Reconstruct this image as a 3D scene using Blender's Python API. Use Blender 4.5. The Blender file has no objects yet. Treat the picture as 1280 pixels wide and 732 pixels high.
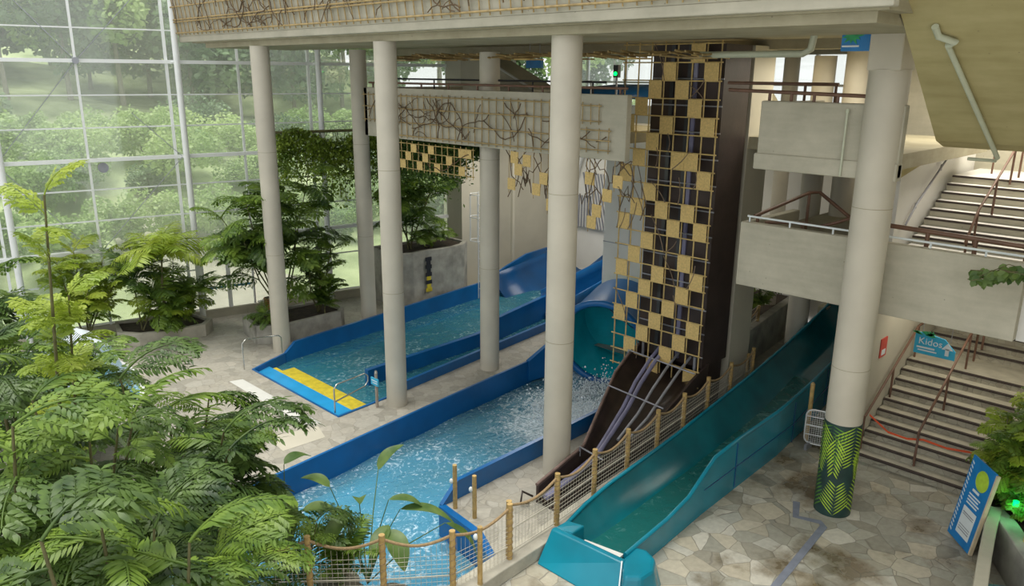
import bpy, bmesh, math, random
from mathutils import Vector, Matrix
PI = math.pi
C = bpy.context.scene.collection
SC = bpy.context.scene

# ------------------------------------------------------------ camera
F_PX, PITCH, ROLL = 975.0, math.atan(274/975.0), math.radians(0.47)
cam_d = bpy.data.cameras.new('camera'); cam = bpy.data.objects.new('camera', cam_d); C.objects.link(cam)
cam_d.sensor_width = 36.0; cam_d.lens = 36.0*F_PX/1280.0; cam_d.clip_end = 400
yaw = math.radians(45)
fw = Vector((math.cos(yaw)*math.cos(PITCH), math.sin(yaw)*math.cos(PITCH), -math.sin(PITCH)))
rt = Vector((math.sin(yaw), -math.cos(yaw), 0)); up = rt.cross(fw)
c_, s_ = math.cos(ROLL), math.sin(ROLL)
r2 = rt*c_ + up*s_; u2 = up*c_ - rt*s_
cam.matrix_world = Matrix(((r2.x, u2.x, -fw.x, 0), (r2.y, u2.y, -fw.y, 0), (r2.z, u2.z, -fw.z, 8.5), (0, 0, 0, 1)))
SC.camera = cam
SC.view_settings.view_transform = 'Standard'; SC.view_settings.look = 'None'
SC.view_settings.gamma = 1.0; SC.view_settings.use_curve_mapping = False
SC.view_settings.exposure = 0.0

# ------------------------------------------------------------ world and light
w = bpy.data.worlds.new('overcast_sky'); SC.world = w; w.use_nodes = True
bg = w.node_tree.nodes['Background']; bg.inputs['Color'].default_value = (0.96, 0.97, 0.96, 1); bg.inputs['Strength'].default_value = 1.22
sd = bpy.data.lights.new('sun', 'SUN'); sd.energy = 3.0; sd.angle = math.radians(30); sd.color = (1, .97, .9)
sun = bpy.data.objects.new('sun', sd); C.objects.link(sun)
sun.rotation_euler = Vector((0.05, -0.12, -1.0)).to_track_quat('-Z', 'Y').to_euler()
def area(name, loc, sx, sy, power, col, tgt=(0, 0, -1)):
    d = bpy.data.lights.new(name, 'AREA'); d.shape = 'RECTANGLE'; d.size = sx; d.size_y = sy; d.energy = power; d.color = col
    o = bpy.data.objects.new(name, d); C.objects.link(o); o.location = loc
    o.rotation_euler = Vector(tgt).to_track_quat('-Z', 'Y').to_euler(); return o
WARM = (1.0, .86, .6)
area('ceiling_fill', (19.5, 12, 9.1), 4, 3, 120, WARM)  # added fill under the ceiling behind the tower, no fixture there
area('lane_fill', (21.5, 19.5, 6.6), 4, 5, 330, (1, .95, .86))  # area light added to brighten the dark walls behind the lanes
area('walkway_fill', (19.5, 8.0, 9.0), 3, 2, 120, (1, .93, .78))  # fill added above the upper level, with no lamp modelled
area('under_walkway_fill', (19.2, 4.6, 3.9), 2.0, 2.4, 45, (1, .92, .76))  # added fill beneath the walkway to lift the lower stairs
area('stair_fill', (21.0, 4.4, 9.2), 3, 2.4, 260, (1, .93, .8))  # unseen fill added to brighten the upper stairs

# ------------------------------------------------------------ materials
MATS = {}
def mat(name, col, rough=.6, var=.12, scale=4.0, bump=.0, metal=0.0, emit=0.0, detail=5, bscale=None, col2=None, spec=.5, alpha=None):
    if name in MATS: return MATS[name]
    m = bpy.data.materials.new(name); m.use_nodes = True; nt = m.node_tree; b = nt.nodes['Principled BSDF']
    tc = nt.nodes.new('ShaderNodeTexCoord'); nz = nt.nodes.new('ShaderNodeTexNoise')
    nz.inputs['Scale'].default_value = scale; nz.inputs['Detail'].default_value = detail
    geo = nt.nodes.new('ShaderNodeNewGeometry')
    nt.links.new(geo.outputs['Position'], nz.inputs['Vector'])
    rp = nt.nodes.new('ShaderNodeValToRGB')
    rp.color_ramp.elements[0].position = .3; rp.color_ramp.elements[1].position = .7
    a = [max(0, c*(1-var)) for c in col]; d = [min(1, c*(1+var)) for c in (col2 or col)]
    rp.color_ramp.elements[0].color = (*a, 1); rp.color_ramp.elements[1].color = (*d, 1)
    nt.links.new(nz.outputs['Fac'], rp.inputs['Fac']); nt.links.new(rp.outputs['Color'], b.inputs['Base Color'])
    b.inputs['Roughness'].default_value = rough; b.inputs['Metallic'].default_value = metal
    b.inputs['Specular IOR Level'].default_value = spec
    if emit:
        b.inputs['Emission Color'].default_value = (*col, 1); b.inputs['Emission Strength'].default_value = emit
    if bump:
        n2 = nt.nodes.new('ShaderNodeTexNoise'); n2.inputs['Scale'].default_value = bscale or scale*5; n2.inputs['Detail'].default_value = 4
        nt.links.new(geo.outputs['Position'], n2.inputs['Vector'])
        bp = nt.nodes.new('ShaderNodeBump'); bp.inputs['Strength'].default_value = bump; bp.inputs['Distance'].default_value = .02
        nt.links.new(n2.outputs['Fac'], bp.inputs['Height']); nt.links.new(bp.outputs['Normal'], b.inputs['Normal'])
    MATS[name] = m; return m
def leafmat(name, c1, c2, scale=1.3):
    m = mat(name, c1, .45, .0, scale, col2=c2)
    nt = m.node_tree; b = nt.nodes['Principled BSDF']; out = nt.nodes['Material Output']
    tr = nt.nodes.new('ShaderNodeBsdfTranslucent'); mx = nt.nodes.new('ShaderNodeMixShader'); mx.inputs[0].default_value = .35
    rp = [n for n in nt.nodes if n.type == 'VALTORGB'][0]
    nt.links.new(rp.outputs['Color'], tr.inputs['Color'])
    nt.links.new(b.outputs[0], mx.inputs[1]); nt.links.new(tr.outputs[0], mx.inputs[2]); nt.links.new(mx.outputs[0], out.inputs['Surface'])
    return m
def paving(name, scale, cols, joint, off=(0, 0, 0), stains=False, jw=.02):
    m = bpy.data.materials.new(name); m.use_nodes = True; nt = m.node_tree; b = nt.nodes['Principled BSDF']; L = nt.links.new
    geo = nt.nodes.new('ShaderNodeNewGeometry')
    nd = nt.nodes.new('ShaderNodeTexNoise'); nd.inputs['Scale'].default_value = scale*.8; L(geo.outputs['Position'], nd.inputs['Vector'])
    ad = nt.nodes.new('ShaderNodeVectorMath'); ad.operation = 'MULTIPLY_ADD'; ad.inputs[1].default_value = (.25/scale,)*3
    L(nd.outputs['Color'], ad.inputs[0]); L(geo.outputs['Position'], ad.inputs[2])
    v1 = nt.nodes.new('ShaderNodeTexVoronoi'); v1.inputs['Scale'].default_value = scale; L(ad.outputs[0], v1.inputs['Vector'])
    v2 = nt.nodes.new('ShaderNodeTexVoronoi'); v2.feature = 'DISTANCE_TO_EDGE'; v2.inputs['Scale'].default_value = scale; L(ad.outputs[0], v2.inputs['Vector'])
    sp = nt.nodes.new('ShaderNodeSeparateColor'); L(v1.outputs['Color'], sp.inputs[0])
    rp = nt.nodes.new('ShaderNodeValToRGB'); L(sp.outputs[0], rp.inputs['Fac']); e = rp.color_ramp.elements
    e[0].color = (*cols[0], 1); e[1].color = (*cols[-1], 1); e[1].position = 1
    for i, c in enumerate(cols[1:-1]):
        q = e.new((i+1)/(len(cols)-1)); q.color = (*c, 1)
    n3 = nt.nodes.new('ShaderNodeTexNoise'); n3.inputs['Scale'].default_value = 9; n3.inputs['Detail'].default_value = 6; L(geo.outputs['Position'], n3.inputs['Vector'])
    mr = nt.nodes.new('ShaderNodeMapRange'); mr.inputs[3].default_value = .72; mr.inputs[4].default_value = 1.22; L(n3.outputs['Fac'], mr.inputs[0])
    mu = nt.nodes.new('ShaderNodeVectorMath'); mu.operation = 'SCALE'; L(rp.outputs['Color'], mu.inputs[0]); L(mr.outputs[0], mu.inputs['Scale'])
    last = mu.outputs[0]
    if stains:
        n4 = nt.nodes.new('ShaderNodeTexNoise'); n4.inputs['Scale'].default_value = .55; n4.inputs['Detail'].default_value = 7; n4.inputs['Roughness'].default_value = .65; L(geo.outputs['Position'], n4.inputs['Vector'])
        m4 = nt.nodes.new('ShaderNodeMapRange'); m4.inputs[1].default_value = .5; m4.inputs[2].default_value = .62; L(n4.outputs['Fac'], m4.inputs[0])
        mx4 = nt.nodes.new('ShaderNodeMix'); mx4.data_type = 'RGBA'; mx4.blend_type = 'MULTIPLY'; L(m4.outputs[0], mx4.inputs[0]); L(last, mx4.inputs[6]); mx4.inputs[7].default_value = (.42, .36, .28, 1)
        last = mx4.outputs[2]
        mr5 = nt.nodes.new('ShaderNodeMapRange'); mr5.inputs[3].default_value = .6; mr5.inputs[4].default_value = .25; L(m4.outputs[0], mr5.inputs[0]); L(mr5.outputs[0], b.inputs['Roughness'])
    else: b.inputs['Roughness'].default_value = .55
    st = nt.nodes.new('ShaderNodeMapRange'); st.inputs[2].default_value = jw; L(v2.outputs['Distance'], st.inputs[0])
    mx = nt.nodes.new('ShaderNodeMix'); mx.data_type = 'RGBA'; L(st.outputs[0], mx.inputs[0]); mx.inputs[6].default_value = (*joint, 1); L(last, mx.inputs[7])
    L(mx.outputs[2], b.inputs['Base Color'])
    bp = nt.nodes.new('ShaderNodeBump'); bp.inputs['Strength'].default_value = .35; bp.inputs['Distance'].default_value = .02; L(st.outputs[0], bp.inputs['Height']); L(bp.outputs[0], b.inputs['Normal'])
    MATS[name] = m; return m
def water(name, tint, foam, fscale, famount, body=.5, fc=None, fr_=2.5):
    m = bpy.data.materials.new(name); m.use_nodes = True; nt = m.node_tree; L = nt.links.new; nt.nodes.remove(nt.nodes['Principled BSDF'])
    out = nt.nodes['Material Output']; geo = nt.nodes.new('ShaderNodeNewGeometry')
    tr = nt.nodes.new('ShaderNodeBsdfTransparent'); tr.inputs[0].default_value = (*tint, 1)
    df = nt.nodes.new('ShaderNodeBsdfDiffuse'); df.inputs[0].default_value = (*tint, 1)
    gl = nt.nodes.new('ShaderNodeBsdfGlossy'); gl.inputs['Roughness'].default_value = .06
    n = nt.nodes.new('ShaderNodeTexNoise'); n.inputs['Scale'].default_value = fscale; n.inputs['Detail'].default_value = 4; n.inputs['Distortion'].default_value = 1.2
    L(geo.outputs['Position'], n.inputs['Vector'])
    bp = nt.nodes.new('ShaderNodeBump'); bp.inputs['Strength'].default_value = .9; bp.inputs['Distance'].default_value = .06; L(n.outputs['Fac'], bp.inputs['Height'])
    L(bp.outputs[0], gl.inputs['Normal'])
    m0 = nt.nodes.new('ShaderNodeMixShader'); m0.inputs[0].default_value = body; L(tr.outputs[0], m0.inputs[1]); L(df.outputs[0], m0.inputs[2])
    fr = nt.nodes.new('ShaderNodeFresnel'); fr.inputs[0].default_value = 1.33; L(bp.outputs[0], fr.inputs['Normal'])
    m1 = nt.nodes.new('ShaderNodeMixShader'); L(fr.outputs[0], m1.inputs[0]); L(m0.outputs[0], m1.inputs[1]); L(gl.outputs[0], m1.inputs[2])
    fo = nt.nodes.new('ShaderNodeBsdfDiffuse'); fo.inputs[0].default_value = (*foam, 1)
    n2 = nt.nodes.new('ShaderNodeTexNoise'); n2.inputs['Scale'].default_value = fscale*1.3; n2.inputs['Detail'].default_value = 8; n2.inputs['Roughness'].default_value = .7; n2.inputs['Distortion'].default_value = 2.0
    L(geo.outputs['Position'], n2.inputs['Vector'])
    n3 = nt.nodes.new('ShaderNodeTexNoise'); n3.inputs['Scale'].default_value = .5; L(geo.outputs['Position'], n3.inputs['Vector'])
    ml = nt.nodes.new('ShaderNodeMath'); ml.operation = 'MULTIPLY_ADD'; ml.inputs[1].default_value = .35; L(n3.outputs['Fac'], ml.inputs[0]); L(n2.outputs['Fac'], ml.inputs[2])
    mr = nt.nodes.new('ShaderNodeMapRange'); mr.inputs[1].default_value = .72; mr.inputs[2].default_value = .95; mr.inputs[4].default_value = famount; L(ml.outputs[0], mr.inputs[0])
    if fc:
        ds = nt.nodes.new('ShaderNodeVectorMath'); ds.operation = 'DISTANCE'; ds.inputs[1].default_value = fc; L(geo.outputs['Position'], ds.inputs[0])
        mf = nt.nodes.new('ShaderNodeMapRange'); mf.inputs[1].default_value = 0; mf.inputs[2].default_value = fr_; mf.inputs[3].default_value = .32; mf.inputs[4].default_value = 0; L(ds.outputs['Value'], mf.inputs[0])
        a2 = nt.nodes.new('ShaderNodeMath'); L(ml.outputs[0], a2.inputs[0]); L(mf.outputs[0], a2.inputs[1]); L(a2.outputs[0], mr.inputs[0])
    m2 = nt.nodes.new('ShaderNodeMixShader'); L(mr.outputs[0], m2.inputs[0]); L(m1.outputs[0], m2.inputs[1]); L(fo.outputs[0], m2.inputs[2])
    L(m2.outputs[0], out.inputs['Surface']); MATS[name] = m; return m
def glassmat(name, tint=(.96, .98, .97), refl=.03):
    m = bpy.data.materials.new(name); m.use_nodes = True; nt = m.node_tree; L = nt.links.new; nt.nodes.remove(nt.nodes['Principled BSDF'])
    out = nt.nodes['Material Output']; tr = nt.nodes.new('ShaderNodeBsdfTransparent'); tr.inputs[0].default_value = (*tint, 1)
    gl = nt.nodes.new('ShaderNodeBsdfGlossy'); gl.inputs['Roughness'].default_value = .03
    lw = nt.nodes.new('ShaderNodeFresnel'); ad = nt.nodes.new('ShaderNodeMath'); ad.inputs[1].default_value = refl; L(lw.outputs[0], ad.inputs[0])
    n = nt.nodes.new('ShaderNodeTexNoise'); n.inputs['Scale'].default_value = 3
    mx = nt.nodes.new('ShaderNodeMixShader'); L(ad.outputs[0], mx.inputs[0]); L(tr.outputs[0], mx.inputs[1]); L(gl.outputs[0], mx.inputs[2])
    du = nt.nodes.new('ShaderNodeBsdfTranslucent'); du.inputs[0].default_value = (.92, .95, .92, 1)  # pale haze over the outdoor view, mixed into the glass
    d2 = nt.nodes.new('ShaderNodeMixShader'); geo = nt.nodes.new('ShaderNodeNewGeometry'); L(geo.outputs['Position'], n.inputs['Vector']); n.inputs['Scale'].default_value = .35
    mr = nt.nodes.new('ShaderNodeMapRange'); mr.inputs[3].default_value = .03; mr.inputs[4].default_value = .2; L(n.outputs['Fac'], mr.inputs[0]); L(mr.outputs[0], d2.inputs[0])
    L(mx.outputs[0], d2.inputs[1]); L(du.outputs[0], d2.inputs[2])
    L(d2.outputs[0], out.inputs['Surface']); MATS[name] = m; return m

concrete = mat('pale_concrete', (.47, .45, .375), .75, .10, 1.6, bump=.2)
concrete_col = mat('column_paint', (.55, .51, .42), .6, .08, 1.2, bump=.1)
concrete_d = mat('grey_concrete', (.38, .355, .26), .8, .16, 1.4, bump=.25)
stone = mat('planter_stone', (.33, .32, .28), .85, .3, 2.2, bump=.5)
curbm = mat('curb_concrete', (.42, .395, .325), .85, .22, 2.5, bump=.4)
white_w = mat('white_wall', (.76, .75, .71), .7, .04, 1.0)
def concretes(name, c1, c2, boards=0.0):
    m = bpy.data.materials.new(name); m.use_nodes = True; nt = m.node_tree; b = nt.nodes['Principled BSDF']; L = nt.links.new
    geo = nt.nodes.new('ShaderNodeNewGeometry'); b.inputs['Roughness'].default_value = .8
    n1 = nt.nodes.new('ShaderNodeTexNoise'); n1.inputs['Scale'].default_value = 1.1; n1.inputs['Detail'].default_value = 9; n1.inputs['Roughness'].default_value = .68; L(geo.outputs['Position'], n1.inputs['Vector'])
    mp = nt.nodes.new('ShaderNodeMapping'); mp.inputs['Scale'].default_value = (1.2, 1.2, 9); L(geo.outputs['Position'], mp.inputs['Vector'])
    n2 = nt.nodes.new('ShaderNodeTexNoise'); n2.inputs['Scale'].default_value = 1.0; n2.inputs['Detail'].default_value = 5; L(mp.outputs[0], n2.inputs['Vector'])
    mm = nt.nodes.new('ShaderNodeMix'); mm.inputs[0].default_value = .3+boards*.3; L(n1.outputs['Fac'], mm.inputs[2]); L(n2.outputs['Fac'], mm.inputs[3])
    rp = nt.nodes.new('ShaderNodeValToRGB'); e = rp.color_ramp.elements; e[0].position = .34; e[1].position = .66; e[0].color = (*c1, 1); e[1].color = (*c2, 1); L(mm.outputs[0], rp.inputs['Fac'])
    vo = nt.nodes.new('ShaderNodeTexVoronoi'); vo.inputs['Scale'].default_value = 3.5; L(geo.outputs['Position'], vo.inputs['Vector'])
    mr = nt.nodes.new('ShaderNodeMapRange'); mr.inputs[1].default_value = .02; mr.inputs[2].default_value = .06; mr.inputs[3].default_value = .55; L(vo.outputs['Distance'], mr.inputs[0])
    sc_ = nt.nodes.new('ShaderNodeVectorMath'); sc_.operation = 'SCALE'; L(rp.outputs['Color'], sc_.inputs[0]); L(mr.outputs[0], sc_.inputs['Scale'])
    L(sc_.outputs[0], b.inputs['Base Color'])
    bp = nt.nodes.new('ShaderNodeBump'); bp.inputs['Strength'].default_value = .3; bp.inputs['Distance'].default_value = .02; L(mm.outputs[0], bp.inputs['Height']); L(bp.outputs[0], b.inputs['Normal'])
    MATS[name] = m; return m
beige_w = mat('beige_wall', (.50, .47, .38), .7, .07, 1.0)
concrete = concretes('pale_cast_concrete', (.38, .36, .28), (.52, .49, .39))
concrete_d = concretes('grey_cast_concrete', (.29, .26, .17), (.42, .385, .27))  # grey concrete with the olive tint of warm light put into its colour
white_m = mat('white_metal', (.72, .74, .74), .35, .03)
blue = mat('blue_gelcoat', (.005, .115, .34), .28, .16, 1.2)
blue_l = mat('bright_blue_step', (.02, .32, .66), .35, .12, 2)
blue_d = mat('deep_blue_gelcoat', (.006, .075, .22), .3, .2, 1)
poolfl = mat('pool_floor_blue', (.18, .50, .64), .6, .25, 1.0)
poolfl1 = mat('lane_floor_blue', (.03, .24, .36), .6, .25, 1.0)
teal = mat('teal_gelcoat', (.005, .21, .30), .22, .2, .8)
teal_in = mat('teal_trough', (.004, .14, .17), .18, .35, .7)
yellow = mat('yellow_step', (.62, .50, .03), .6, .2, 6)
bamboo = mat('bamboo_cane', (.56, .41, .16), .55, .25, 6, bump=.2)
bamboo_d = mat('weathered_cane', (.40, .29, .13), .65, .3, 6, bump=.2)
vine = mat('dry_vine', (.13, .085, .045), .8, .3, 8)
woven = mat('woven_reed_panel', (.68, .49, .19), .7, .14, 22, bump=.6, bscale=60)
towerm = mat('dark_brown_panel', (.045, .030, .026), .5, .25, 2, bump=.1)
greym = mat('grey_metal', (.33, .34, .38), .4, .1, 5, metal=.3)
lilac = mat('lilac_tube', (.20, .20, .32), .3, .2, 3)
brown_in = mat('dark_brown_gelcoat', (.028, .018, .014), .35, .5, 3)
post_m = mat('timber_post', (.47, .32, .12), .6, .25, 9, bump=.3)
rope_m = mat('rope', (.36, .25, .13), .9, .2, 30, bump=.6)
net_m = mat('net_cord', (.60, .56, .46), .8, .1, 9)
rail_br = mat('brown_handrail', (.16, .085, .055), .45, .2, 3)
steel = mat('stainless_steel', (.55, .55, .52), .25, .05, 4, metal=.9)
nosing_m = mat('dark_nosing', (.055, .04, .035), .7, .2, 6)
soffit_m = concretes('board_marked_concrete', (.36, .31, .14), (.47, .41, .21), .8)  # olive cast of the warm light is painted into this concrete
pipe_m = mat('pale_green_pipe', (.52, .55, .42), .5, .06)
frame_m = mat('white_glazing_frame', (.86, .88, .87), .4, .03)
signblue = mat('sign_blue', (.01, .20, .52), .4, .12, 4)
signcyan = mat('sign_cyan', (.04, .42, .66), .4, .12, 4)
signgreen = mat('sign_green', (.03, .35, .12), .5, .25, 9)
lime = mat('lime_print', (.42, .62, .05), .5, .15, 9)
signwhite = mat('sign_white', (.72, .78, .80), .5, .03)
signblack = mat('sign_black', (.02, .02, .025), .5, .1)
redm = mat('red_plate', (.55, .07, .05), .5, .1)
orange_t = mat('orange_tape', (.75, .10, .03), .6, .1)
green_lamp = mat('green_lamp', (.0, 1.0, .08), .5, 0, emit=5)
soil = mat('dark_soil', (.045, .032, .02), .95, .4, 6, bump=.6)
bark = mat('plant_stem', (.13, .12, .05), .8, .3, 8)
rock = mat('grey_rock', (.27, .24, .19), .9, .4, 2.5, bump=.7)
striplight = mat('pale_trench_tile', (.62, .62, .58), .6, .04)
tape = mat('grey_blue_stripe', (.20, .22, .27), .7, .15, 5)
foam_m = mat('white_foam', (.85, .92, .95), .5, .05, 20)
doorpan = mat('door_bar_blue', (.1, .35, .6), .5, .1)
wrapdark = mat('wrap_dark_green', (.018, .05, .045), .5, .3, 4)
wrapgreen = mat('wrap_mid_green', (.10, .26, .03), .5, .2, 7)
leafA = leafmat('fresh_leaf', (.06, .14, .016), (.28, .41, .06), 3)
leafB = leafmat('deep_leaf', (.022, .06, .014), (.15, .25, .045), 3)
leafC = leafmat('broad_leaf', (.06, .13, .03), (.20, .29, .07), 3)
leafY = leafmat('yellow_green_leaf', (.20, .33, .02), (.50, .58, .08), .9)
leafO = leafmat('outdoor_leaf', (.24, .40, .11), (.66, .78, .36), .22)
leafD = leafmat('outdoor_dark_leaf', (.12, .20, .10), (.30, .42, .22), .25)
grass_m = mat('grass', (.28, .38, .15), .9, .35, .5, col2=(.46, .52, .28))
glass = glassmat('veiled_glazing')
water2 = water('splash_water', (.24, .62, .76), (.84, .94, 1.0), 3.6, 1.0, .3, fc=(16.2, 12.5, -.6), fr_=3.2)
water1 = water('lane_water', (.12, .55, .66), (.7, .9, .95), 3.0, .55, .3)
waterT = water('teal_water', (.03, .34, .32), (.5, .85, .8), 2.0, .35, .35)
fl_left = paving('pale_crazy_paving', 3.1, [(.30, .285, .24), (.37, .345, .285), (.41, .39, .335), (.34, .32, .27), (.44, .41, .345)], (.26, .245, .20), jw=.02)
fl_right = paving('crazy_paving', 2.3, [(.26, .25, .20), (.42, .41, .34), (.30, .28, .22), (.52, .47, .36), (.36, .36, .31), (.60, .57, .48)], (.22, .20, .16), stains=True, jw=.018)
wallstone = paving('stone_riser', 5, [(.34, .31, .24), (.42, .39, .31), (.38, .36, .28)], (.22, .20, .16), jw=.03)
tread_m = mat('stair_tread', (.47, .44, .35), .7, .15, 3, bump=.2)

# ------------------------------------------------------------ mesh helpers
class MB:
    def __init__(s): s.v = []; s.f = []; s.sm = []
    def add(s, vs, fs, smooth=False):
        n = len(s.v); s.v += [tuple(v) for v in vs]
        for f in fs: s.f.append(tuple(n+i for i in f)); s.sm.append(smooth)
        return s
    def box(s, a, b):
        (x0, y0, z0), (x1, y1, z1) = a, b
        return s.add([(x0, y0, z0), (x1, y0, z0), (x1, y1, z0), (x0, y1, z0), (x0, y0, z1), (x1, y0, z1), (x1, y1, z1), (x0, y1, z1)],
              [(0, 3, 2, 1), (4, 5, 6, 7), (0, 1, 5, 4), (1, 2, 6, 5), (2, 3, 7, 6), (3, 0, 4, 7)])
    def tube(s, pts, r, n=8, cap=True, rs=None, smooth=True):
        pts = [Vector(p) for p in pts]; rings = []
        up = Vector((0, 0, 1)); prev = None
        for i, p in enumerate(pts):
            d = (pts[min(i+1, len(pts)-1)]-pts[max(i-1, 0)]); d.normalize()
            if prev is None:
                a = d.cross(up) if abs(d.z) < .95 else d.cross(Vector((1, 0, 0)))
            else: a = prev - d*prev.dot(d)
            a.normalize(); prev = a; b = d.cross(a); rr = rs[i] if rs else r
            rings.append([p+(a*math.cos(2*PI*k/n)+b*math.sin(2*PI*k/n))*rr for k in range(n)])
        vs = [v for R in rings for v in R]; fs = []
        for i in range(len(pts)-1):
            for k in range(n):
                fs.append((i*n+k, i*n+(k+1) % n, (i+1)*n+(k+1) % n, (i+1)*n+k))
        s.add(vs, fs, smooth)
        if cap: s.add(rings[0], [tuple(range(n))]); s.add(rings[-1], [tuple(range(n))])
        return s
    def cyl(s, x, y, z0, z1, r, n=32, r1=None):
        return s.tube([(x, y, z0), (x, y, z1)], r, n, rs=[r, r1 or r])
    def prism(s, poly, z0, z1):      # polygon in xy
        n = len(poly); vs = [(p[0], p[1], z0) for p in poly]+[(p[0], p[1], z1) for p in poly]
        return s.add(vs, [tuple(range(n))[::-1], tuple(range(n, 2*n))]+[(i, (i+1) % n, n+(i+1) % n, n+i) for i in range(n)])
    def ext(s, poly, d):             # 3d polygon extruded along d
        n = len(poly); d = Vector(d); vs = [Vector(p) for p in poly]; vs = vs+[v+d for v in vs]
        return s.add(vs, [tuple(range(n))[::-1], tuple(range(n, 2*n))]+[(i, (i+1) % n, n+(i+1) % n, n+i) for i in range(n)])
    def wall(s, path, t, z0, z1):    # upright wall following a plan path; z0/z1 number or list
        P = [Vector((p[0], p[1], 0)) for p in path]; n = len(P); L_ = []; R_ = []
        for i, p in enumerate(P):
            d = (P[min(i+1, n-1)]-P[max(i-1, 0)]).normalized(); nn = Vector((-d.y, d.x, 0))*t/2
            L_.append(p+nn); R_.append(p-nn)
        g = lambda z, i: z[i] if isinstance(z, (list, tuple)) else z
        vs = []
        for i in range(n):
            vs += [(L_[i].x, L_[i].y, g(z0, i)), (R_[i].x, R_[i].y, g(z0, i)), (R_[i].x, R_[i].y, g(z1, i)), (L_[i].x, L_[i].y, g(z1, i))]
        fs = [(0, 1, 2, 3), (4*n-1, 4*n-2, 4*n-3, 4*n-4)]
        for i in range(n-1):
            for k in range(4): fs.append((4*i+k, 4*i+4+k, 4*i+4+(k+1) % 4, 4*i+(k+1) % 4))
        return s.add(vs, fs)
    def build(s, name, m, parent=None, bevel=0):
        me = bpy.data.meshes.new(name); me.from_pydata(s.v, [], s.f); me.polygons.foreach_set('use_smooth', s.sm)
        me.materials.append(m); me.update()
        o = bpy.data.objects.new(name, me); C.objects.link(o)
        if parent: o.parent = parent
        if bevel:
            md = o.modifiers.new('bevel', 'BEVEL'); md.width = bevel; md.segments = 2; md.limit_method = 'ANGLE'
        return o
def fixn(o):
    bm = bmesh.new(); bm.from_mesh(o.data); bmesh.ops.recalc_face_normals(bm, faces=bm.faces); bm.to_mesh(o.data); bm.free(); return o
def tag(o, label, cat, group=None, kind=None):
    o['label'] = label; o['category'] = cat
    if group: o['group'] = group
    if kind: o['kind'] = kind
    return o
def struct(o): o['kind'] = 'structure'; return o
def thing(name, label, cat, loc=(0, 0, 0), group=None):
    o = bpy.data.objects.new(name, None); C.objects.link(o); o.location = loc; o.empty_display_size = .2
    return tag(o, label, cat, group)
def part(mb, name, m, par, bevel=0, world=True):
    """world coordinates -> part under an Empty at par.location"""
    if world:
        l = par.location
        mb.v = [(x-l.x, y-l.y, z-l.z) for x, y, z in mb.v]
    return mb.build(name, m, par, bevel)
def dup(o, parent=None, loc=None):
    c = o.copy(); C.objects.link(c)
    if parent is not None: c.parent = parent
    if loc is not None: c.location = loc
    return c
def copy_tree(o, parent=None):
    c = o.copy(); C.objects.link(c)
    if parent is not None: c.parent = parent
    for ch in [k for k in bpy.data.objects if k.parent == o]: copy_tree(ch, c)
    return c
def lerp(a, b, t): return a+(b-a)*t
def interp(tab, x):
    for (x0, y0), (x1, y1) in zip(tab, tab[1:]):
        if x <= x1: return lerp(y0, y1, (x-x0)/(x1-x0))
    return tab[-1][1]
def text_mesh(txt, size, m, name, parent, origin, udir, vdir, ndir, depth=.004, align='LEFT'):
    cu = bpy.data.curves.new('t', 'FONT'); cu.body = txt; cu.size = size; cu.extrude = depth; cu.align_x = align; cu.resolution_u = 3
    o = bpy.data.objects.new('t', cu); C.objects.link(o); dg = bpy.context.evaluated_depsgraph_get()
    me = bpy.data.meshes.new_from_object(o.evaluated_get(dg)); bpy.data.objects.remove(o)
    u, v, n = Vector(udir), Vector(vdir), Vector(ndir); og = Vector(origin)-(parent.location if parent else Vector())
    for q in me.vertices: q.co = og+u*q.co.x+v*q.co.y+n*q.co.z
    me.materials.clear(); me.materials.append(m); r = bpy.data.objects.new(name, me); C.objects.link(r); r.parent = parent; return r

# ------------------------------------------------------------ floor with pool openings
P1 = [(9.9, 16.15), (12.2, 16.35), (19.3, 17.3), (25.6, 18.2), (25.6, 22.95), (20.6, 22.5), (11.4, 21.35), (9.9, 20.7)]
P2 = [(3.0, 13.9), (3.0, 12.3), (4.4, 11.0), (7.1, 8.75), (8.45, 8.75), (8.9, 9.75), (9.08, 11.0), (14.8, 11.2), (18.9, 11.5), (18.9, 15.75), (13.5, 15.25), (7.0, 14.47)]
def floor_poly(name, outer, holes, z, m, th=.0):
    bm = bmesh.new()
    for loop in [outer]+holes:
        vs = [bm.verts.new((x, y, z)) for x, y in loop]
        for i in range(len(vs)): bm.edges.new((vs[i], vs[(i+1) % len(vs)]))
    bmesh.ops.triangle_fill(bm, use_beauty=True, edges=bm.edges[:])
    for f in bm.faces:
        if f.normal.z < 0: f.normal_flip()
    me = bpy.data.meshes.new(name); bm.to_mesh(me); bm.free(); me.materials.append(m)
    o = bpy.data.objects.new(name, me); C.objects.link(o); return struct(o)
# round plunge pool far left
P3 = [(6.6+1.9*math.cos(a)*1.0, 25.2+3.2*math.sin(a)) for a in [2*PI*k/20 for k in range(20)]]
P3 = [(5.6+1.7*math.cos(2*PI*k/24), 23.4+3.4*math.sin(2*PI*k/24)) for k in range(24)]
curbline = [(8.2, 8.55), (11.1, 8.75), (13.5, 8.97), (16.1, 9.24), (18.8, 9.55), (23, 10.0), (26.4, 10.3)]
left_out = [(-4, 4), (8.0, 7.9), (8.2, 8.3)] + [(x, y) for x, y in curbline[1:]] + [(26.5, 23.1), (20.8, 24.55), (-4, 29.83)]
floor_poly('floor', left_out, [P1, P2, P3], 0, fl_left)
floor_poly('floor', [(-4, 4), (-4, -6), (26.5, -6), (26.5, 10.3)] + [(x, y) for x, y in curbline[::-1][1:-1]] + [(8.2, 8.3), (8.0, 7.9)], [], -.002, fl_right)
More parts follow.
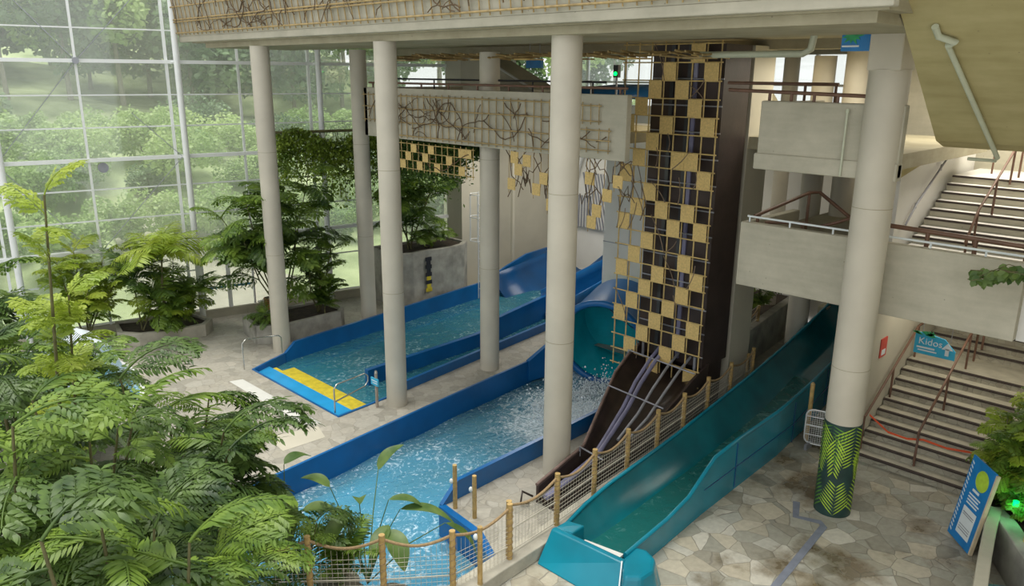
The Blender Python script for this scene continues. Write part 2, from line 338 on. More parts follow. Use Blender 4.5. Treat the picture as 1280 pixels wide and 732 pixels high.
mb = MB(); mb.wall([(7.05, 8.45), (8.22, 8.52), (9.6, 8.58)]+[(x, y-.02) for x, y in curbline[1:]], .42, 0, .27)
struct(fixn(mb.build('trim_1', curbm, None, .02)))
mb = MB(); mb.wall([(11.2, 4.95), (13.9, 5.2), (14.0, 5.32), (13.85, 5.75), (14.4, 6.0)], .14, .0, .006); struct(mb.build('trim_2', tape))
mb = MB(); mb.prism([(8.95, 16.35), (9.35, 16.1), (9.3, 20.2), (8.95, 20.3)], 0, .006); struct(mb.build('trim_3', striplight))
mb = MB(); mb.prism([(7.9, 15.4), (9.0, 15.35), (9.2, 16.0), (8.0, 16.3)], 0, .005); struct(mb.build('trim_4', beige_w))

# ------------------------------------------------------------ glazed wall (plane through G0 running along GD)
G0 = Vector((12.3, 26.3, 0)); GD = Vector((.978, -.208, 0)).normalized(); GN = Vector((.208, .978, 0)).normalized()
def gp(s, z, off=0): p = G0+GD*s+GN*off; return (p.x, p.y, z)
def gbox(mb, s0, s1, z0, z1, d0, d1):
    return mb.ext([gp(s0, z0, d0), gp(s1, z0, d0), gp(s1, z1, d0), gp(s0, z1, d0)], GN*(d1-d0))
ztr = [.35, 1.8, 2.83, 3.8, 4.8, 5.75, 6.75, 7.75, 8.78, 9.75, 10.75, 11.75, 12.75]
ml = [-9.5, -6.75, -4.28, -1.5, .58, 3.2, 5.9, 8.6]
mb = MB(); gbox(mb, -17, 8.6, 0, .3, -.15, .15); struct(mb.build('wall_left', concrete))
win = struct(bpy.data.objects.new('window_1', None)); C.objects.link(win)
mb = MB(); gbox(mb, -17, -1.3, .3, 13, .0, .02); gbox(mb, .6, 8.6, .3, 13, 0, .02); gbox(mb, -1.3, .6, 2.2, 13, 0, .02); mb.build('pane', glass, win)
for z in ztr:
    mb = MB(); h = .11 if z in (5.75, 8.78, 2.83) else .04
    gbox(mb, -17, 8.6, z-h/2, z+h/2, -.06 if h < .1 else -.2, .0)
    if z < 2.3: mb = MB(); gbox(mb, -17, -1.3, z-h/2, z+h/2, -.06, 0); gbox(mb, .6, 8.6, z-h/2, z+h/2, -.06, 0)
    mb.build('transom', frame_m, win)
for s0 in (-16, -13, -11)+tuple(ml):
    if s0 in (-1.5, 3.2, -6.75):
        mb = MB(); gbox(mb, s0-.22, s0-.14, 0, 13, -.12, 0); mb.build('mullion', frame_m, win)
        mb = MB(); mb.tube([gp(s0+.1, 0, -.35), gp(s0+.1, 13, -.35)], .10, 12); mb.build('mast', frame_m, win)
        mb = MB()
        for z in (2.83, 5.75, 8.78): mb.tube([gp(s0-.15, z, -.05), gp(s0+.1, z, -.35)], .035, 8)
        mb.build('bracket', frame_m, win)
    else:
        mb = MB(); gbox(mb, s0-.035, s0+.035, .3 if not -1.3 < s0 < .6 else 2.2, 13, -.1, 0); mb.build('mullion', frame_m, win)
for (a, b) in (((-4.28, 8.78), (-6.75, 5.75)), ((-6.75, 5.75), (-4.5, 2.83)), ((-4.28, 8.78), (-1.5, 11.75)), ((-4.28, 8.78), (-6.75, 11.75)), ((-1.5, 5.75), (-4.28, 2.83)), ((-1.5, 5.75), (-2.9, 7.2))):
    mb = MB(); mb.tube([gp(a[0], a[1], -.25), gp(b[0], b[1], -.25)], .012, 6); mb.build('brace_rod', greym, win)
mb = MB(); mb.tube([gp(-4.28, 8.78, -.3), gp(-4.28, 8.78, .05)], .1, 10); mb.build('rod_hub', greym, win)
mb = MB(); mb.tube([gp(-3.9, 5.5, -.12), gp(-3.9, 5.5, -.08)], .16, 16); mb.build('round_vent', greym, win)
dr = struct(bpy.data.objects.new('door_1', None)); C.objects.link(dr)
for a, b in ((-1.25, -.35), (-.35, .55)):
    mb = MB(); gbox(mb, a, a+.07, 0.02, 2.15, -.06, .0); gbox(mb, b-.07, b, .02, 2.15, -.06, 0); gbox(mb, a, b, 2.08, 2.15, -.06, 0); gbox(mb, a, b, .02, .12, -.06, 0); mb.build('door_frame', frame_m, dr)
    mb = MB(); gbox(mb, a+.07, b-.07, .12, 2.08, -.03, -.02); mb.build('door_pane', glass, dr)
    mb = MB(); gbox(mb, a+.12, b-.12, 1.05, 1.12, -.12, -.08); mb.build('door_handle', doorpan if a < -1 else doorpan, dr)

# ------------------------------------------------------------ back walls
mb = MB(); mb.box((26.5, -6, 0), (26.8, 24, 7.3)); struct(mb.build('wall_back', white_w))
mb = MB(); mb.box((26.5, -6, 9.2), (26.8, 24, 10.2)); struct(mb.build('wall_back', concrete))
wn = struct(bpy.data.objects.new('window_2', None)); C.objects.link(wn)
mb = MB(); mb.box((26.6, -6, 7.3), (26.62, 24, 9.2)); mb.build('pane', glass, wn)
for k in range(16):
    mb = MB(); mb.box((26.55, -5.9+k*2, 7.3), (26.68, -5.8+k*2, 9.2)); mb.build('mullion', frame_m, wn)
for z in (8.2,): mb = MB(); mb.box((26.55, -6, z-.04), (26.68, 24, z+.04)); mb.build('transom', frame_m, wn)
mb = MB(); mb.ext([(20.75, 24.6, 0), (26.5, 23.3, 0), (26.5, 23.3, 7.0), (20.75, 24.6, 7.0)], (.05, .25, 0)); struct(mb.build('wall_far', beige_w))
mb = MB(); mb.box((20.6, 23.5, 0), (21.6, 24.4, 9.2)); mb.box((23.0, 23.0, 0), (23.12, 23.12, 9.2)); struct(mb.build('wall_pier', beige_w))
mb = MB(); mb.box((20.0, 13.75, 0), (21.0, 15.75, 7.0)); struct(mb.build('wall_slide', white_w))
mb = MB(); mb.box((19.985, 14.68, 0), (20.0, 14.71, 7)); mb.box((19.985, 13.75, 3.2), (20, 15.75, 3.23)); struct(mb.build('trim_5', greym))

mb = MB(); mb.box((6, -6.2, 0), (26.8, -6, 14)); struct(mb.build('wall_right', beige_w))
mb = MB(); mb.box((15.0, -6, 10.4), (26.8, 4.2, 10.6)); struct(mb.build('ceiling', concrete_d))
# ------------------------------------------------------------ slabs and walkways
mb = MB(); mb.box((11.15, 4.2, 9.35), (27, 25.6, 9.6)); struct(mb.build('ceiling', concrete_d))
mb = MB(); mb.box((11.0, 4.1, 9.38), (11.2, 26.25, 9.56)); struct(mb.build('trim_6', concrete, None, .02))
mb = MB(); mb.ext([(11.0, 4.1, 9.56), (10.8, 4.1, 11.2), (11.1, 4.1, 11.2), (11.2, 4.1, 9.56)], (0, 22.1, 0)); struct(fixn(mb.build('wall_parapet', concrete)))
mb = MB(); mb.box((11.3, 4.4, 9.2), (14.3, 25.0, 9.5)); struct(mb.build('trim_7', concrete_d))
for x in (18.6,):
    mb = MB(); mb.box((x, 5.0, 9.12), (x+.5, 25, 9.4)); struct(mb.build('trim_8', concrete_d))
# bamboo covered balcony and its floor
mb = MB(); mb.box((14.5, 10.9, 6.58), (14.68, 21.15, 8.06)); mb.box((14.5, 20.97, 6.58), (18.5, 21.15, 8.06)); struct(mb.build('wall_balcony', concrete, None, .015))
mb = MB(); mb.box((14.68, 12.6, 6.75), (19.5, 20.97, 7.05)); struct(mb.build('floor', concrete_d))
mb = MB(); mb.box((18.0, 5.5, 6.75), (22.0, 12.6, 7.05)); mb.box((14.8, 5.5, 6.75), (18.0, 7.7, 7.05)); struct(mb.build('floor', concrete_d))
mb = MB(); mb.box((14.6, 5.0, 6.74), (14.8, 7.72, 8.03)); mb.box((14.56, 5.0, 6.70), (14.85, 7.76, 7.02)); struct(mb.build('wall_balcony', concrete, None, .03))
mb = MB(); mb.box((14.8, 7.5, 6.74), (17.0, 7.7, 8.0)); struct(mb.build('wall_balcony', concrete, None, .02))
# lower walkway
mb = MB(); mb.box((15.1, 2.9, 4.12), (15.3, 8.2, 5.5)); struct(mb.build('wall_walkway', concrete, None, .015))
mb = MB(); mb.box((15.3, 8.02, 4.12), (17.5, 8.2, 5.5)); struct(mb.build('wall_walkway', concrete, None, .015))
mb = MB(); mb.box((15.3, 2.9, 4.3), (18.55, 8.02, 4.66)); mb.box((18.55, 6.15, 4.3), (23.2, 9.5, 4.66)); struct(mb.build('floor', concrete_d))
mb = MB(); mb.box((15.3, 2.7, 4.1), (23, 2.9, 6.2)); struct(mb.build('wall_right', white_w))
# pier beside the tower
mb = MB(); mb.box((17.95, 9.75, 0), (19.0, 10.25, 9.2)); struct(mb.build('wall_pier', beige_w))
# raking stair soffit overhead
sof = [(15.6, 1.0, 6.75), (15.6, 5.0, 6.75), (14.9, 5.0, 7.0), (10.6, 5.0-.55, 9.62), (10.6, 1.0, 9.62)]
mb = MB()
a = [(15.75, 4.66, 7.28), (15.2, 4.63, 7.42), (11.2, 4.3, 9.85), (11.2, 4.3, 10.3), (15.75, 4.66, 7.7)]
poly = [Vector(p) for p in a]
vs = [(x, y, z) for x, y, z in a]+[(x, 0.0, z) for x, y, z in a]; n = 5
mb.add(vs, [tuple(range(n)), tuple(range(n, 2*n))[::-1]]+[(i, n+i, n+(i+1) % n, (i+1) % n) for i in range(n)])
struct(fixn(mb.build('ceiling', soffit_m)))

# ------------------------------------------------------------ columns
def column(x, y, r, z1, label, cat='column', group=None, wrap=False, z0=0, cap=False):
    t = thing('concrete_column', label, cat, (x, y, z0), group)
    part(MB().cyl(x, y, z0, z1, r, 36), 'shaft', concrete_col, t)
    for zz in (3.1, 6.2):
        if z0 < zz < z1-.3: part(MB().cyl(x, y, zz, zz+.012, r+.0015, 36), 'joint_line', concrete_d, t)
    if cap:
        mb = MB(); mb.box((x-.33, y-.29, z1-.02), (x+.33, y+.29, 9.35)); part(mb, 'capital', concrete_col, t, .03)
    return t
column(11.38, 21.7, .27, 9.2, 'round pale column at the planter corner by the shallow lane pool')
column(15.05, 22.2, .27, 9.2, 'round pale column left of the bamboo balcony end, behind the blue lane')
column(11.45, 15.75, .27, 9.2, 'round pale column in front of the blue divider, second of the front row')
column(15.03, 15.95, .28, 9.05, 'round pale column standing on the deck strip between the two blue pools')
column(11.73, 10.3, .30, 9.2, 'thick pale column beside the lower end of the dark slide')
D = column(14.66, 5.37, .345, 8.62, 'large pale column with a printed palm leaf wrap round its foot', cap=True)
column(22.3, 9.95, .30, 9.05, 'pale column behind the teal slide, right of the dark tower')
column(22.3, 9.05, .30, 9.3, 'pale column beside the right edge of the upper landing', z0=4.66)
column(25.0, 12.25, .25, 9.3, 'slim pale column far back behind the dark planting bed')
column(19.4, 6.9, .26, 9.3, 'short pale column rising behind the big wrapped column', z0=4.66)
def wrap_column(t, x, y, r):
    part(MB().cyl(x, y, .0, 1.98, r+.008, 48), 'leaf_print_wrap', wrapdark, t)
    rng = random.Random(3); R = r+.011
    def leaflet(mb, th0, z0, ang, ln, wd, rr):
        # blade in (arc, z) space
        pts = []; N = 6
        for i in range(N+1):
            f = i/N; cu = math.sin(PI*min(1, f*1.0))**.7*wd if f < 1 else 0
            pts.append((f*ln, cu))
        top = []; bot = []
        for s, wv in pts:
            bend = -.25*ln*(s/ln)**2
            for sgn, L_ in ((1, top), (-1, bot)):
                u = s*math.cos(ang)-sgn*wv*math.sin(ang); v = s*math.sin(ang)+sgn*wv*math.cos(ang)+bend*.4
                th = th0+u/R; zz = min(1.97, max(.01, z0+v)); L_.append((x+rr*math.cos(th), y+rr*math.sin(th), zz))
        n = N+1
        mb.add(top+bot, [(i, i+1, n+i+1, n+i) for i in range(N)])
    for (th0, zb, zt, rev, m_, k, ln0, A, N) in [(3.55, .05, .66, 1, lime, 0, .44, .80, 9), (4.95, .04, .85, 1, lime, 1, .40, .80, 10), (2.15, .05, .85, 1, wrapgreen, 2, .40, .80, 10),
              (3.0, 1.95, 1.25, -1, wrapgreen, 3, .36, .35, 11), (4.25, 1.97, 1.2, -1, lime, 4, .40, .45, 12), (3.3, 1.7, 1.0, -1, lime, 5, .30, .95, 9), (2.3, 1.95, 1.05, -1, lime, 6, .36, .7, 12), (4.7, 1.5, .95, -1, lime, 7, .26, 1.1, 8), (5.4, 1.95, 1.1, -1, wrapgreen, 8, .36, .6, 12),
              (.9, 1.95, 1.0, -1, lime, 9, .38, .6, 12), (.2, .05, .8, 1, lime, 10, .36, .95, 11), (1.3, .05, .7, 1, wrapgreen, 11, .36, .95, 10)]:
        mb = MB()
        for i in range(N):
            f = i/(N-1); z = lerp(zb, zt, f); ln = ln0*(1-.6*f)+.04
            for sgn in (1, -1):
                ang = math.copysign(A, rev); A_ = ang if sgn > 0 else PI-ang
                leaflet(mb, th0, z, A_, ln, .0125, R+.0006*k)
        part(mb, 'printed_frond', m_, t)
wrap_column(D, 14.66, 5.37, .345)

# ------------------------------------------------------------ shallow lane pool
pl = thing('slide_lane_pool', 'shallow two-lane blue slide pool with a yellow step, at the left columns', 'pool', (10, 18.5, 0))
mb = MB(); mb.prism([(11.0, 16.2), (25.6, 18.2), (25.6, 22.9), (11.0, 21.1)], -.75, -.6); part(mb, 'pool_floor', poolfl1, pl)
mb = MB(); mb.prism([(9.9, 16.15), (10.5, 16.2), (10.5, 20.95), (9.9, 20.7)], -.75, -.12); part(mb, 'front_step', blue_l, pl)
mb = MB(); mb.prism([(10.5, 16.5), (10.62, 16.5), (10.62, 20.7), (10.5, 20.7)], -.75, -.125); part(mb, 'yellow_nosing', yellow, pl)
mb = MB(); mb.prism([(10.62, 16.5), (11.15, 16.5), (11.15, 20.6), (10.62, 20.6)], -.75, -.24); part(mb, 'yellow_step', yellow, pl)
mb = MB(); mb.wall([(9.86, 20.68), (11.35, 21.33)], .07, -.75, .03); part(mb, 'left_rim', blue, pl)
mb = MB(); mb.wall([(11.25, 21.28), (11.65, 21.36), (15.0, 21.8), (20.6, 22.5), (25.6, 22.95)], .1, -.75, [.03, .3, .3, .35, .4]); part(mb, 'left_wall', blue, pl)
mb = MB(); mb.wall([(9.86, 16.12), (12.0, 16.3)], .07, -.75, .03); mb.wall([(9.87, 16.1), (9.87, 20.7)], .05, -.3, .02); part(mb, 'front_rim', blue, pl)
mb = MB(); mb.wall([(11.55, 16.28), (11.9, 16.32), (19.3, 17.3), (25.6, 18.2)], .1, -.75, [-.2, .27, .27, .32]); part(mb, 'right_wall', blue, pl)
mb = MB(); mb.wall([(12.0, 17.95), (16.4, 18.15), (17.2, 18.25), (17.5, 18.28), (19.0, 18.55), (21.6, 19.0), (25.6, 19.6)], .16, -.75, [.2, .2, .22, .5, .55, .62, .7]); part(mb, 'divider_wall', blue, pl)
mb = MB()
mb.ext([(21.0, 22.6, -.6), (25.6, 23.0, -.6), (25.6, 23.0, 1.1), (23.6, 22.8, 1.05), (22.3, 22.7, .75), (21.0, 22.6, .35)], (0, -.1, 0)); part(mb, 'raised_wall', blue, pl)
# curved chute bottoms entering the lanes at the far end
def trough(mb, path, hw, depth, n=12, t=.04, a0=PI, a1=2*PI):
    P = [Vector(p) for p in path]; rings = []
    for i, p in enumerate(P):
        d = (P[min(i+1, len(P)-1)]-P[max(i-1, 0)]); d.z = 0; d.normalize(); nn = Vector((-d.y, d.x, 0))
        rings.append([p+nn*math.cos(lerp(a0, a1, k/n))*hw+Vector((0, 0, depth+math.sin(lerp(a0, a1, k/n))*depth)) for k in range(n+1)])
    vs = [v for R in rings for v in R]; m_ = n+1
    mb.add(vs, [(i*m_+k, i*m_+k+1, (i+1)*m_+k+1, (i+1)*m_+k) for i in range(len(P)-1) for k in range(n)], True)
    return mb
mb = trough(MB(), [(21.5, 20.9, -.55), (23, 21.1, -.45), (24.2, 21.0, -.2), (25.3, 20.9, .3)], 1.45, 1.2, 14); o = part(mb, 'chute', blue_d, pl); o.modifiers.new('s', 'SOLIDIFY').thickness = .06
mb = trough(MB(), [(20.5, 18.2, -.5), (22, 18.3, -.3), (23.5, 18.1, .1), (25.0, 17.5, .7)], .75, 1.3, 12); o = part(mb, 'chute', blue, pl); o.modifiers.new('s', 'SOLIDIFY').thickness = .06
mb = MB(); mb.box((22.4, 16.75, 0), (22.5, 17.1, 1.9)); part(mb, 'fin', blue, pl)
def water_grid(poly_fn, nx, ny, z, amp, seed, name, m, par):
    rng = random.Random(seed); vs = []; ph = [(rng.uniform(.8, 3.2), rng.uniform(.8, 3.2), rng.uniform(0, 6.3), rng.uniform(.3, 1)) for _ in range(7)]
    for i in range(nx+1):
        for j in range(ny+1):
            x, y = poly_fn(i/nx, j/ny); h = sum(w_*math.sin(a_*x+b_*y+p_) for a_, b_, p_, w_ in ph)/3
            vs.append((x, y, z+amp*h))
    mb = MB(); mb.add(vs, [(i*(ny+1)+j, (i+1)*(ny+1)+j, (i+1)*(ny+1)+j+1, i*(ny+1)+j+1) for i in range(nx) for j in range(ny)], True)
    return part(mb, name, m, par)
def f1(u, v):
    x = lerp(10.5, 25.5, u); lo = interp([(9.9, 16.2), (12, 16.35), (19.3, 17.35), (25.6, 18.25)], x); hi = interp([(9.9, 20.65), (11.4, 21.3), (20.6, 22.45), (25.6, 22.9)], x); return x, lerp(lo, hi, v)
water_grid(f1, 90, 24, -.27, .012, 4, 'water', water1, pl)

# ------------------------------------------------------------ splash pool with tube mouth
sp = thing('splash_pool', 'long deep-blue splash pool with rippling water under the columns', 'pool', (9, 13, 0))
mb = MB(); mb.prism(P2, -1.15, -1.0); part(mb, 'pool_floor', poolfl, sp)
mb = MB(); mb.wall([(3.0, 13.9), (7.0, 14.47), (13.5, 15.25), (17.0, 15.62), (17.8, 15.7), (18.9, 15.75)], .07, -1.1, [.015, .015, .015, .03, .35, .9]); part(mb, 'left_wall', blue, sp)
mb = MB(); mb.wall([(9.02, 11.02), (9.45, 11.02), (14.8, 11.22), (17.0, 11.38), (18.9, 11.5)], .1, -1.1, [.02, .42, .42, .44, .5]); part(mb, 'right_wall', blue, sp)
mb = MB(); mb.wall([(8.45, 8.8), (8.9, 9.75), (9.02, 11.0)], .15, -1.1, .02); part(mb, 'corner_ledge', blue, sp)
mb = MB(); mb.wall([(8.45, 8.83), (7.1, 8.8), (4.4, 11.0), (3.0, 12.3), (3, 13.9)], .12, -1.1, .02); part(mb, 'front_wall', blue, sp)
mb = MB(); mb.box((18.86, 11.5, -1.1), (18.96, 15.8, -.45)); part(mb, 'end_wall', blue, sp)
def f2(u, v):
    x = lerp(3.05, 18.85, u); lo = interp([(3.0, 12.3), (4.4, 11.05), (7.1, 8.9), (8.5, 8.95), (8.8, 9.8), (8.95, 11.1), (14.8, 11.27), (18.9, 11.55)], x)
    hi = interp([(3, 13.85), (7, 14.42), (13.5, 15.2), (18.9, 15.7)], x); return x, lerp(lo, hi, v)
water_grid(f2, 200, 46, -.66, .04, 9, 'water', water2, sp)
# tube mouth : a big pipe section with thick rim
def tubemesh(mb, path, r, n=32, t=.05, clip=None):
    mb.tube(path, r, n, cap=False); mb.tube(path, r-t, n, cap=False)
    for i in (0, -1):
        pass
    return mb
ts = thing('tube_slide', 'big blue tube slide mouth pouring into the splash pool', 'slide', (19, 14.1, 0))
tp = [(17.6, 13.75, .72), (18.6, 14.1, .85), (19.55, 14.4, .98)]
part(MB().tube(tp, 1.32, 40, cap=False), 'tube_shell', blue, ts)
part(MB().tube([(19.3, 14.3, .93), (19.45, 14.35, .95)], 1.28, 40), 'tube_bend', mat('teal_lining', (.01, .42, .50), .25, .15, 2), ts)
part(MB().tube([(18.9, 14.95, 1.6), (19.0, 14.3, 1.15), (19.1, 13.4, .75)], .02, 6), 'joint_band', blue_d, ts)
part(MB().tube(tp, 1.26, 40, cap=False), 'tube_lining', mat('teal_lining', (.01, .42, .50), .25, .15, 2), ts)
d = (Vector(tp[1])-Vector(tp[0])).normalized(); a_ = d.cross(Vector((0, 0, 1))).normalized(); b_ = d.cross(a_)
ring = [Vector(tp[0])+(a_*math.cos(2*PI*k/40)+b_*math.sin(2*PI*k/40))*1.3 for k in range(41)]
part(MB().tube(ring, .11, 8, cap=False), 'rim', blue, ts)
mb = MB(); mb.wall([(16.2, 15.5), (17.0, 15.4), (17.55, 15.05)], .14, -.6, [.05, .45, 1.15]); part(mb, 'mouth_wing', blue, ts)
# splash foam
rng = random.Random(5); mb = MB()
def blob(mb, c, r, rng, n=6):
    vs = []; fs = []
    for i in range(n+1):
        for j in range(n):
            th = PI*i/n; ph = 2*PI*j/n; rr = r*rng.uniform(.7, 1.2)
            vs.append((c[0]+rr*math.sin(th)*math.cos(ph), c[1]+rr*math.sin(th)*math.sin(ph), c[2]+rr*math.cos(th)))
    for i in range(n):
        for j in range(n): fs.append((i*n+j, (i+1)*n+j, (i+1)*n+(j+1) % n, i*n+(j+1) % n))
    mb.add(vs, fs, True)
cl = [(rng.uniform(14.6, 17.4), rng.uniform(12.0, 13.9), rng.uniform(.1, .75), rng.uniform(.15, .4)) for _ in range(22)]
for k in range(5200):
    cx, cy, hh, sd_ = rng.choice(cl); x = cx+rng.gauss(0, sd_); y = cy+rng.gauss(0, sd_*.7); z = -.62+abs(rng.gauss(0, .45))*hh*1.15
    if y > 11.5 and 14 < x < 18: blob(mb, (x, y, z), rng.choice((.008, .012, .02, .03))*rng.uniform(.7, 1.3), rng, 3)
part(mb, 'splash_foam', foam_m, sp)['kind'] = 'stuff'

# ------------------------------------------------------------ handrails and small posts round the pools
def rail_thing(name, label, pts, r, m, cat='handrail', posts=(), group=None):
    t = thing(name, label, cat, (pts[0][0], pts[0][1], 0), group); part(MB().tube(pts, r, 8), 'rail', m, t)
    for p in posts: part(MB().tube([p, (p[0], p[1], p[3] if len(p) > 3 else 0)], r*.9, 8) if False else MB().tube([(p[0], p[1], p[2]), (p[0], p[1], p[3])], r*.9, 8), 'post', m, t)
    return t
def loop(p, q, h0, h1, drop):
    p = Vector(p); q = Vector(q); L_ = []
    L_.append((p.x, p.y, 0)); L_.append((p.x, p.y, h0-.1))
    a = p.lerp(q, .08); L_.append((a.x, a.y, h0)); b = p.lerp(q, .9); L_.append((b.x, b.y, h1)); L_.append((q.x, q.y, h1-.1)); L_.append((q.x, q.y, h1-.25)); L_.append((b.x, b.y, h1-.36)); L_.append((p.x, p.y, drop)); return L_
rail_thing('pool_handrail', 'looped steel handrail at the right end of the yellow step', loop((9.95, 16.4, 0), (11.2, 16.7, 0), .75, .7, .3), .02, steel)
rail_thing('pool_handrail', 'looped steel handrail at the left end of the yellow step', [(9.7, 20.9, 0), (9.7, 20.9, .8), (9.85, 20.95, .9), (11.0, 21.15, .7), (11.1, 21.18, .6), (11.1, 21.18, .1)], .02, steel)
def postsign():
    t = thing('depth_sign', 'small blue sign on a steel post by the pool corner', 'sign', (10.95, 15.95, 0))
    part(MB().cyl(10.95, 15.95, 0, .95, .04, 12), 'post', mat('grey_post', (.36, .3, .25), .6, .2, 5), t)
    mb = MB(); mb.box((10.9, 15.8, .62), (10.93, 16.12, .82)); part(mb, 'plate', signcyan, t)
    mb = MB(); mb.box((10.893, 15.83, .74), (10.9, 16.08, .76)); mb.box((10.893, 15.83, .68), (10.9, 16.04, .70)); part(mb, 'lettering', signwhite, t)
    part(MB().cyl(10.95, 15.95, .95, 1.02, .045, 12, .03), 'cap', steel, t)
postsign()
def smallpost(x, y, h, label, lamp):
    t = thing('wooden_post', label, 'post', (x, y, 0)); part(MB().cyl(x, y, 0, h, .045, 12), 'post_body', post_m, t)
    for z in (.2, .5, .8):
        if z < h: part(MB().cyl(x, y, z*h, z*h+.015, .049, 12), 'node_ring', bamboo_d, t)
    if lamp:
        mb = MB(); rng = random.Random(1)
        mb.tube([(x-.05, y+.05, lamp-.04), (x-.05, y+.05, lamp-.01), (x-.05, y+.05, lamp+.03), (x-.05, y+.05, lamp+.06)], .04, 12, rs=[.02, .042, .042, .02]); part(mb, 'white_lamp', signwhite, t)
smallpost(9.16, 10.74, .97, 'slim wooden post nearest the splash pool corner', .6)
smallpost(9.2, 10.2, .93, 'slim wooden post with white fitting on the deck triangle', .62)
smallpost(7.62, 8.32, 1.35, 'wooden post with white lamp standing before the net fence', 1.15)

# ------------------------------------------------------------ net fence
def net_fence(label, pts, h=1.08, skip_last=False):
    t = thing('net_fence', label, 'fence', (pts[0][0], pts[0][1], 0))
    mb = MB().cyl(0, 0, 0, h, .052, 12)
    p0 = mb.build('post', post_m, t)
    ring = MB(); ring.tube([(.055*math.cos(q*PI/5), .055*math.sin(q*PI/5), .1+q*(h-.2)/90) for q in range(91)], .009, 5)
    r0 = ring.build('rope_binding', rope_m, p0)
    first = True
    for (x, y, z) in pts:
        if first: q = p0; first = False
        else:
            q = dup(p0, t); rr = dup(r0, q)
        q.location = (x-t.location.x, y-t.location.y, z)
    for a, b in zip(pts, pts[1:]):
        a = Vector(a); b = Vector(b); L_ = (b-a).length
        rope = []
        for k in range(11):
            f = k/10; p = a.lerp(b, f); rope.append((p.x, p.y, p.z+h-.08-.16*math.sin(PI*f)))
        part(MB().tube(rope, .026, 8), 'rope', rope_m, t)
        mb = MB()
        def top(f): return h-.14-.16*math.sin(PI*f)
        for k in range(11):
            zz = .06+k*.082
            P_ = [(lerp(a.x, b.x, f), lerp(a.y, b.y, f), lerp(a.z, b.z, f)+min(zz, top(f))) for f in (0, .25, .5, .75, 1)]
            mb.tube(P_, .0045, 3, cap=False)
        n = int(L_/.085)
        for k in range(1, n):
            f = k/n; p = a.lerp(b, f); mb.tube([(p.x, p.y, p.z+.06), (p.x, p.y, p.z+top(f))], .0035, 3, cap=False)
        part(mb, 'net', net_m, t)
        for zz in (.5, .06): part(MB().tube([(a.x, a.y, a.z+zz), (b.x, b.y, b.z+zz)], .011, 6), 'tension_cord', net_m, t)
    return t
zc = .27
net_fence('rope and net fence on timber posts along the curb beside the teal slide', [(8.53, 8.56, zc), (9.86, 8.62, zc), (11.12, 8.75, zc), (12.34, 8.85, zc), (13.6, 8.97, zc), (14.83, 9.09, zc), (16.12, 9.24, zc), (17.45, 9.38, zc), (18.9, 9.54, zc)])
net_fence('rope and net fence crossing in front of the boulders and big leaves', [(2.8, 12.4, .02), (3.7, 11.62, .02), (4.56, 10.83, .02), (5.45, 10.05, .02), (6.33, 9.25, .02), (7.22, 8.55, .02), (8.47, 8.48, .02)], h=1.33)
net_fence('short net fence turning up towards the dark planting bed', [(19.0, 9.75, .02), (18.95, 10.45, .02)])
mb = MB(); t = thing('wooden_post', 'single tall wooden post between teal slide and folded barrier', 'post', (17.3, 7.15, 0))
part(MB().cyl(17.3, 7.15, 0, 1.45, .05, 12), 'post_body', post_m, t); part(MB().cyl(17.3, 7.15, 1.45, 1.5, .055, 12, .02), 'post_cap', bamboo_d, t)
# folded mesh barrier
t = thing('mesh_barrier', 'rounded white wire mesh barrier leaning by the wrapped column', 'barrier', (17.2, 6.8, 0))
def rrect(x0, x1, z0, z1, r, y0, y1, xx0, xx1):
    P_ = []
    for cx, cz, a0 in ((x1-r, z1-r, 0), (x0+r, z1-r, 90), (x0+r, z0+r, 180), (x1-r, z0+r, 270)):
        for k in range(5):
            a = math.radians(a0+k*22.5); u = cx+r*math.cos(a); P_.append((lerp(xx0, xx1, u), lerp(y0, y1, u), cz+r*math.sin(a)))
    P_.append(P_[0]); return P_
part(MB().tube(rrect(0, 1, .12, .98, .15, 7.05, 5.9, 16.9, 17.25), .02, 8), 'frame', white_m, t)
mb = MB()
for k in range(1, 24): f = k/24; mb.tube([(lerp(16.9, 17.25, f), lerp(7.05, 5.9, f), .14), (lerp(16.9, 17.25, f), lerp(7.05, 5.9, f), .96)], .004, 4)
for k in range(1, 18): z = .12+.86*k/18; mb.tube([(16.9, 7.05, z), (17.25, 5.9, z)], .004, 4)
part(mb, 'wire_mesh', white_m, t)
for z in (.35, .58, .8): part(MB().tube([(16.9, 7.05, z), (17.25, 5.9, z)], .014, 6), 'cross_bar', white_m, t)
mb = MB(); mb.box((16.75, 6.9, 0), (17.05, 6.96, .14)); part(mb, 'foot', greym, t); mb = MB(); mb.box((17.1, 6.0, 0), (17.4, 6.06, .14)); part(mb, 'foot', greym, t)

# ------------------------------------------------------------ teal slide
t = thing('teal_slide', 'open teal water slide run-out with a box end on the stone floor', 'slide', (9.5, 7.5, 0))
xs = [9.75, 10.4, 11.2, 12.0, 12.6, 13.0, 14.0, 16, 18, 20.4, 23.5, 26.3]
ly = lambda x: interp([(9.7, 8.32), (11.1, 8.42), (13.5, 8.62), (16.1, 8.9), (18.8, 9.2), (23, 9.6), (26.4, 9.9)], x)
ry = lambda x: interp([(9.7, 6.95), (11, 7.06), (12.6, 7.18), (16.8, 7.36), (20.4, 7.9), (26.4, 8.6)], x)
rz = lambda x: interp([(9.7, .48), (11.6, .5), (12.3, .68), (12.9, 1.05), (13.3, 1.12), (16, 1.12), (26.4, 1.2)], x)
zz = lambda x: interp([(9.7, .10), (14, .12), (18, .2), (22, .6), (26.4, 1.5)], x)
lz = lambda x: interp([(9.7, .38), (10.3, .55), (11, .66), (14, .74), (18, .9), (22, 1.2), (26.4, 2.0)], x)
mb = MB(); vs = []; NX = 60
prof_n = 16
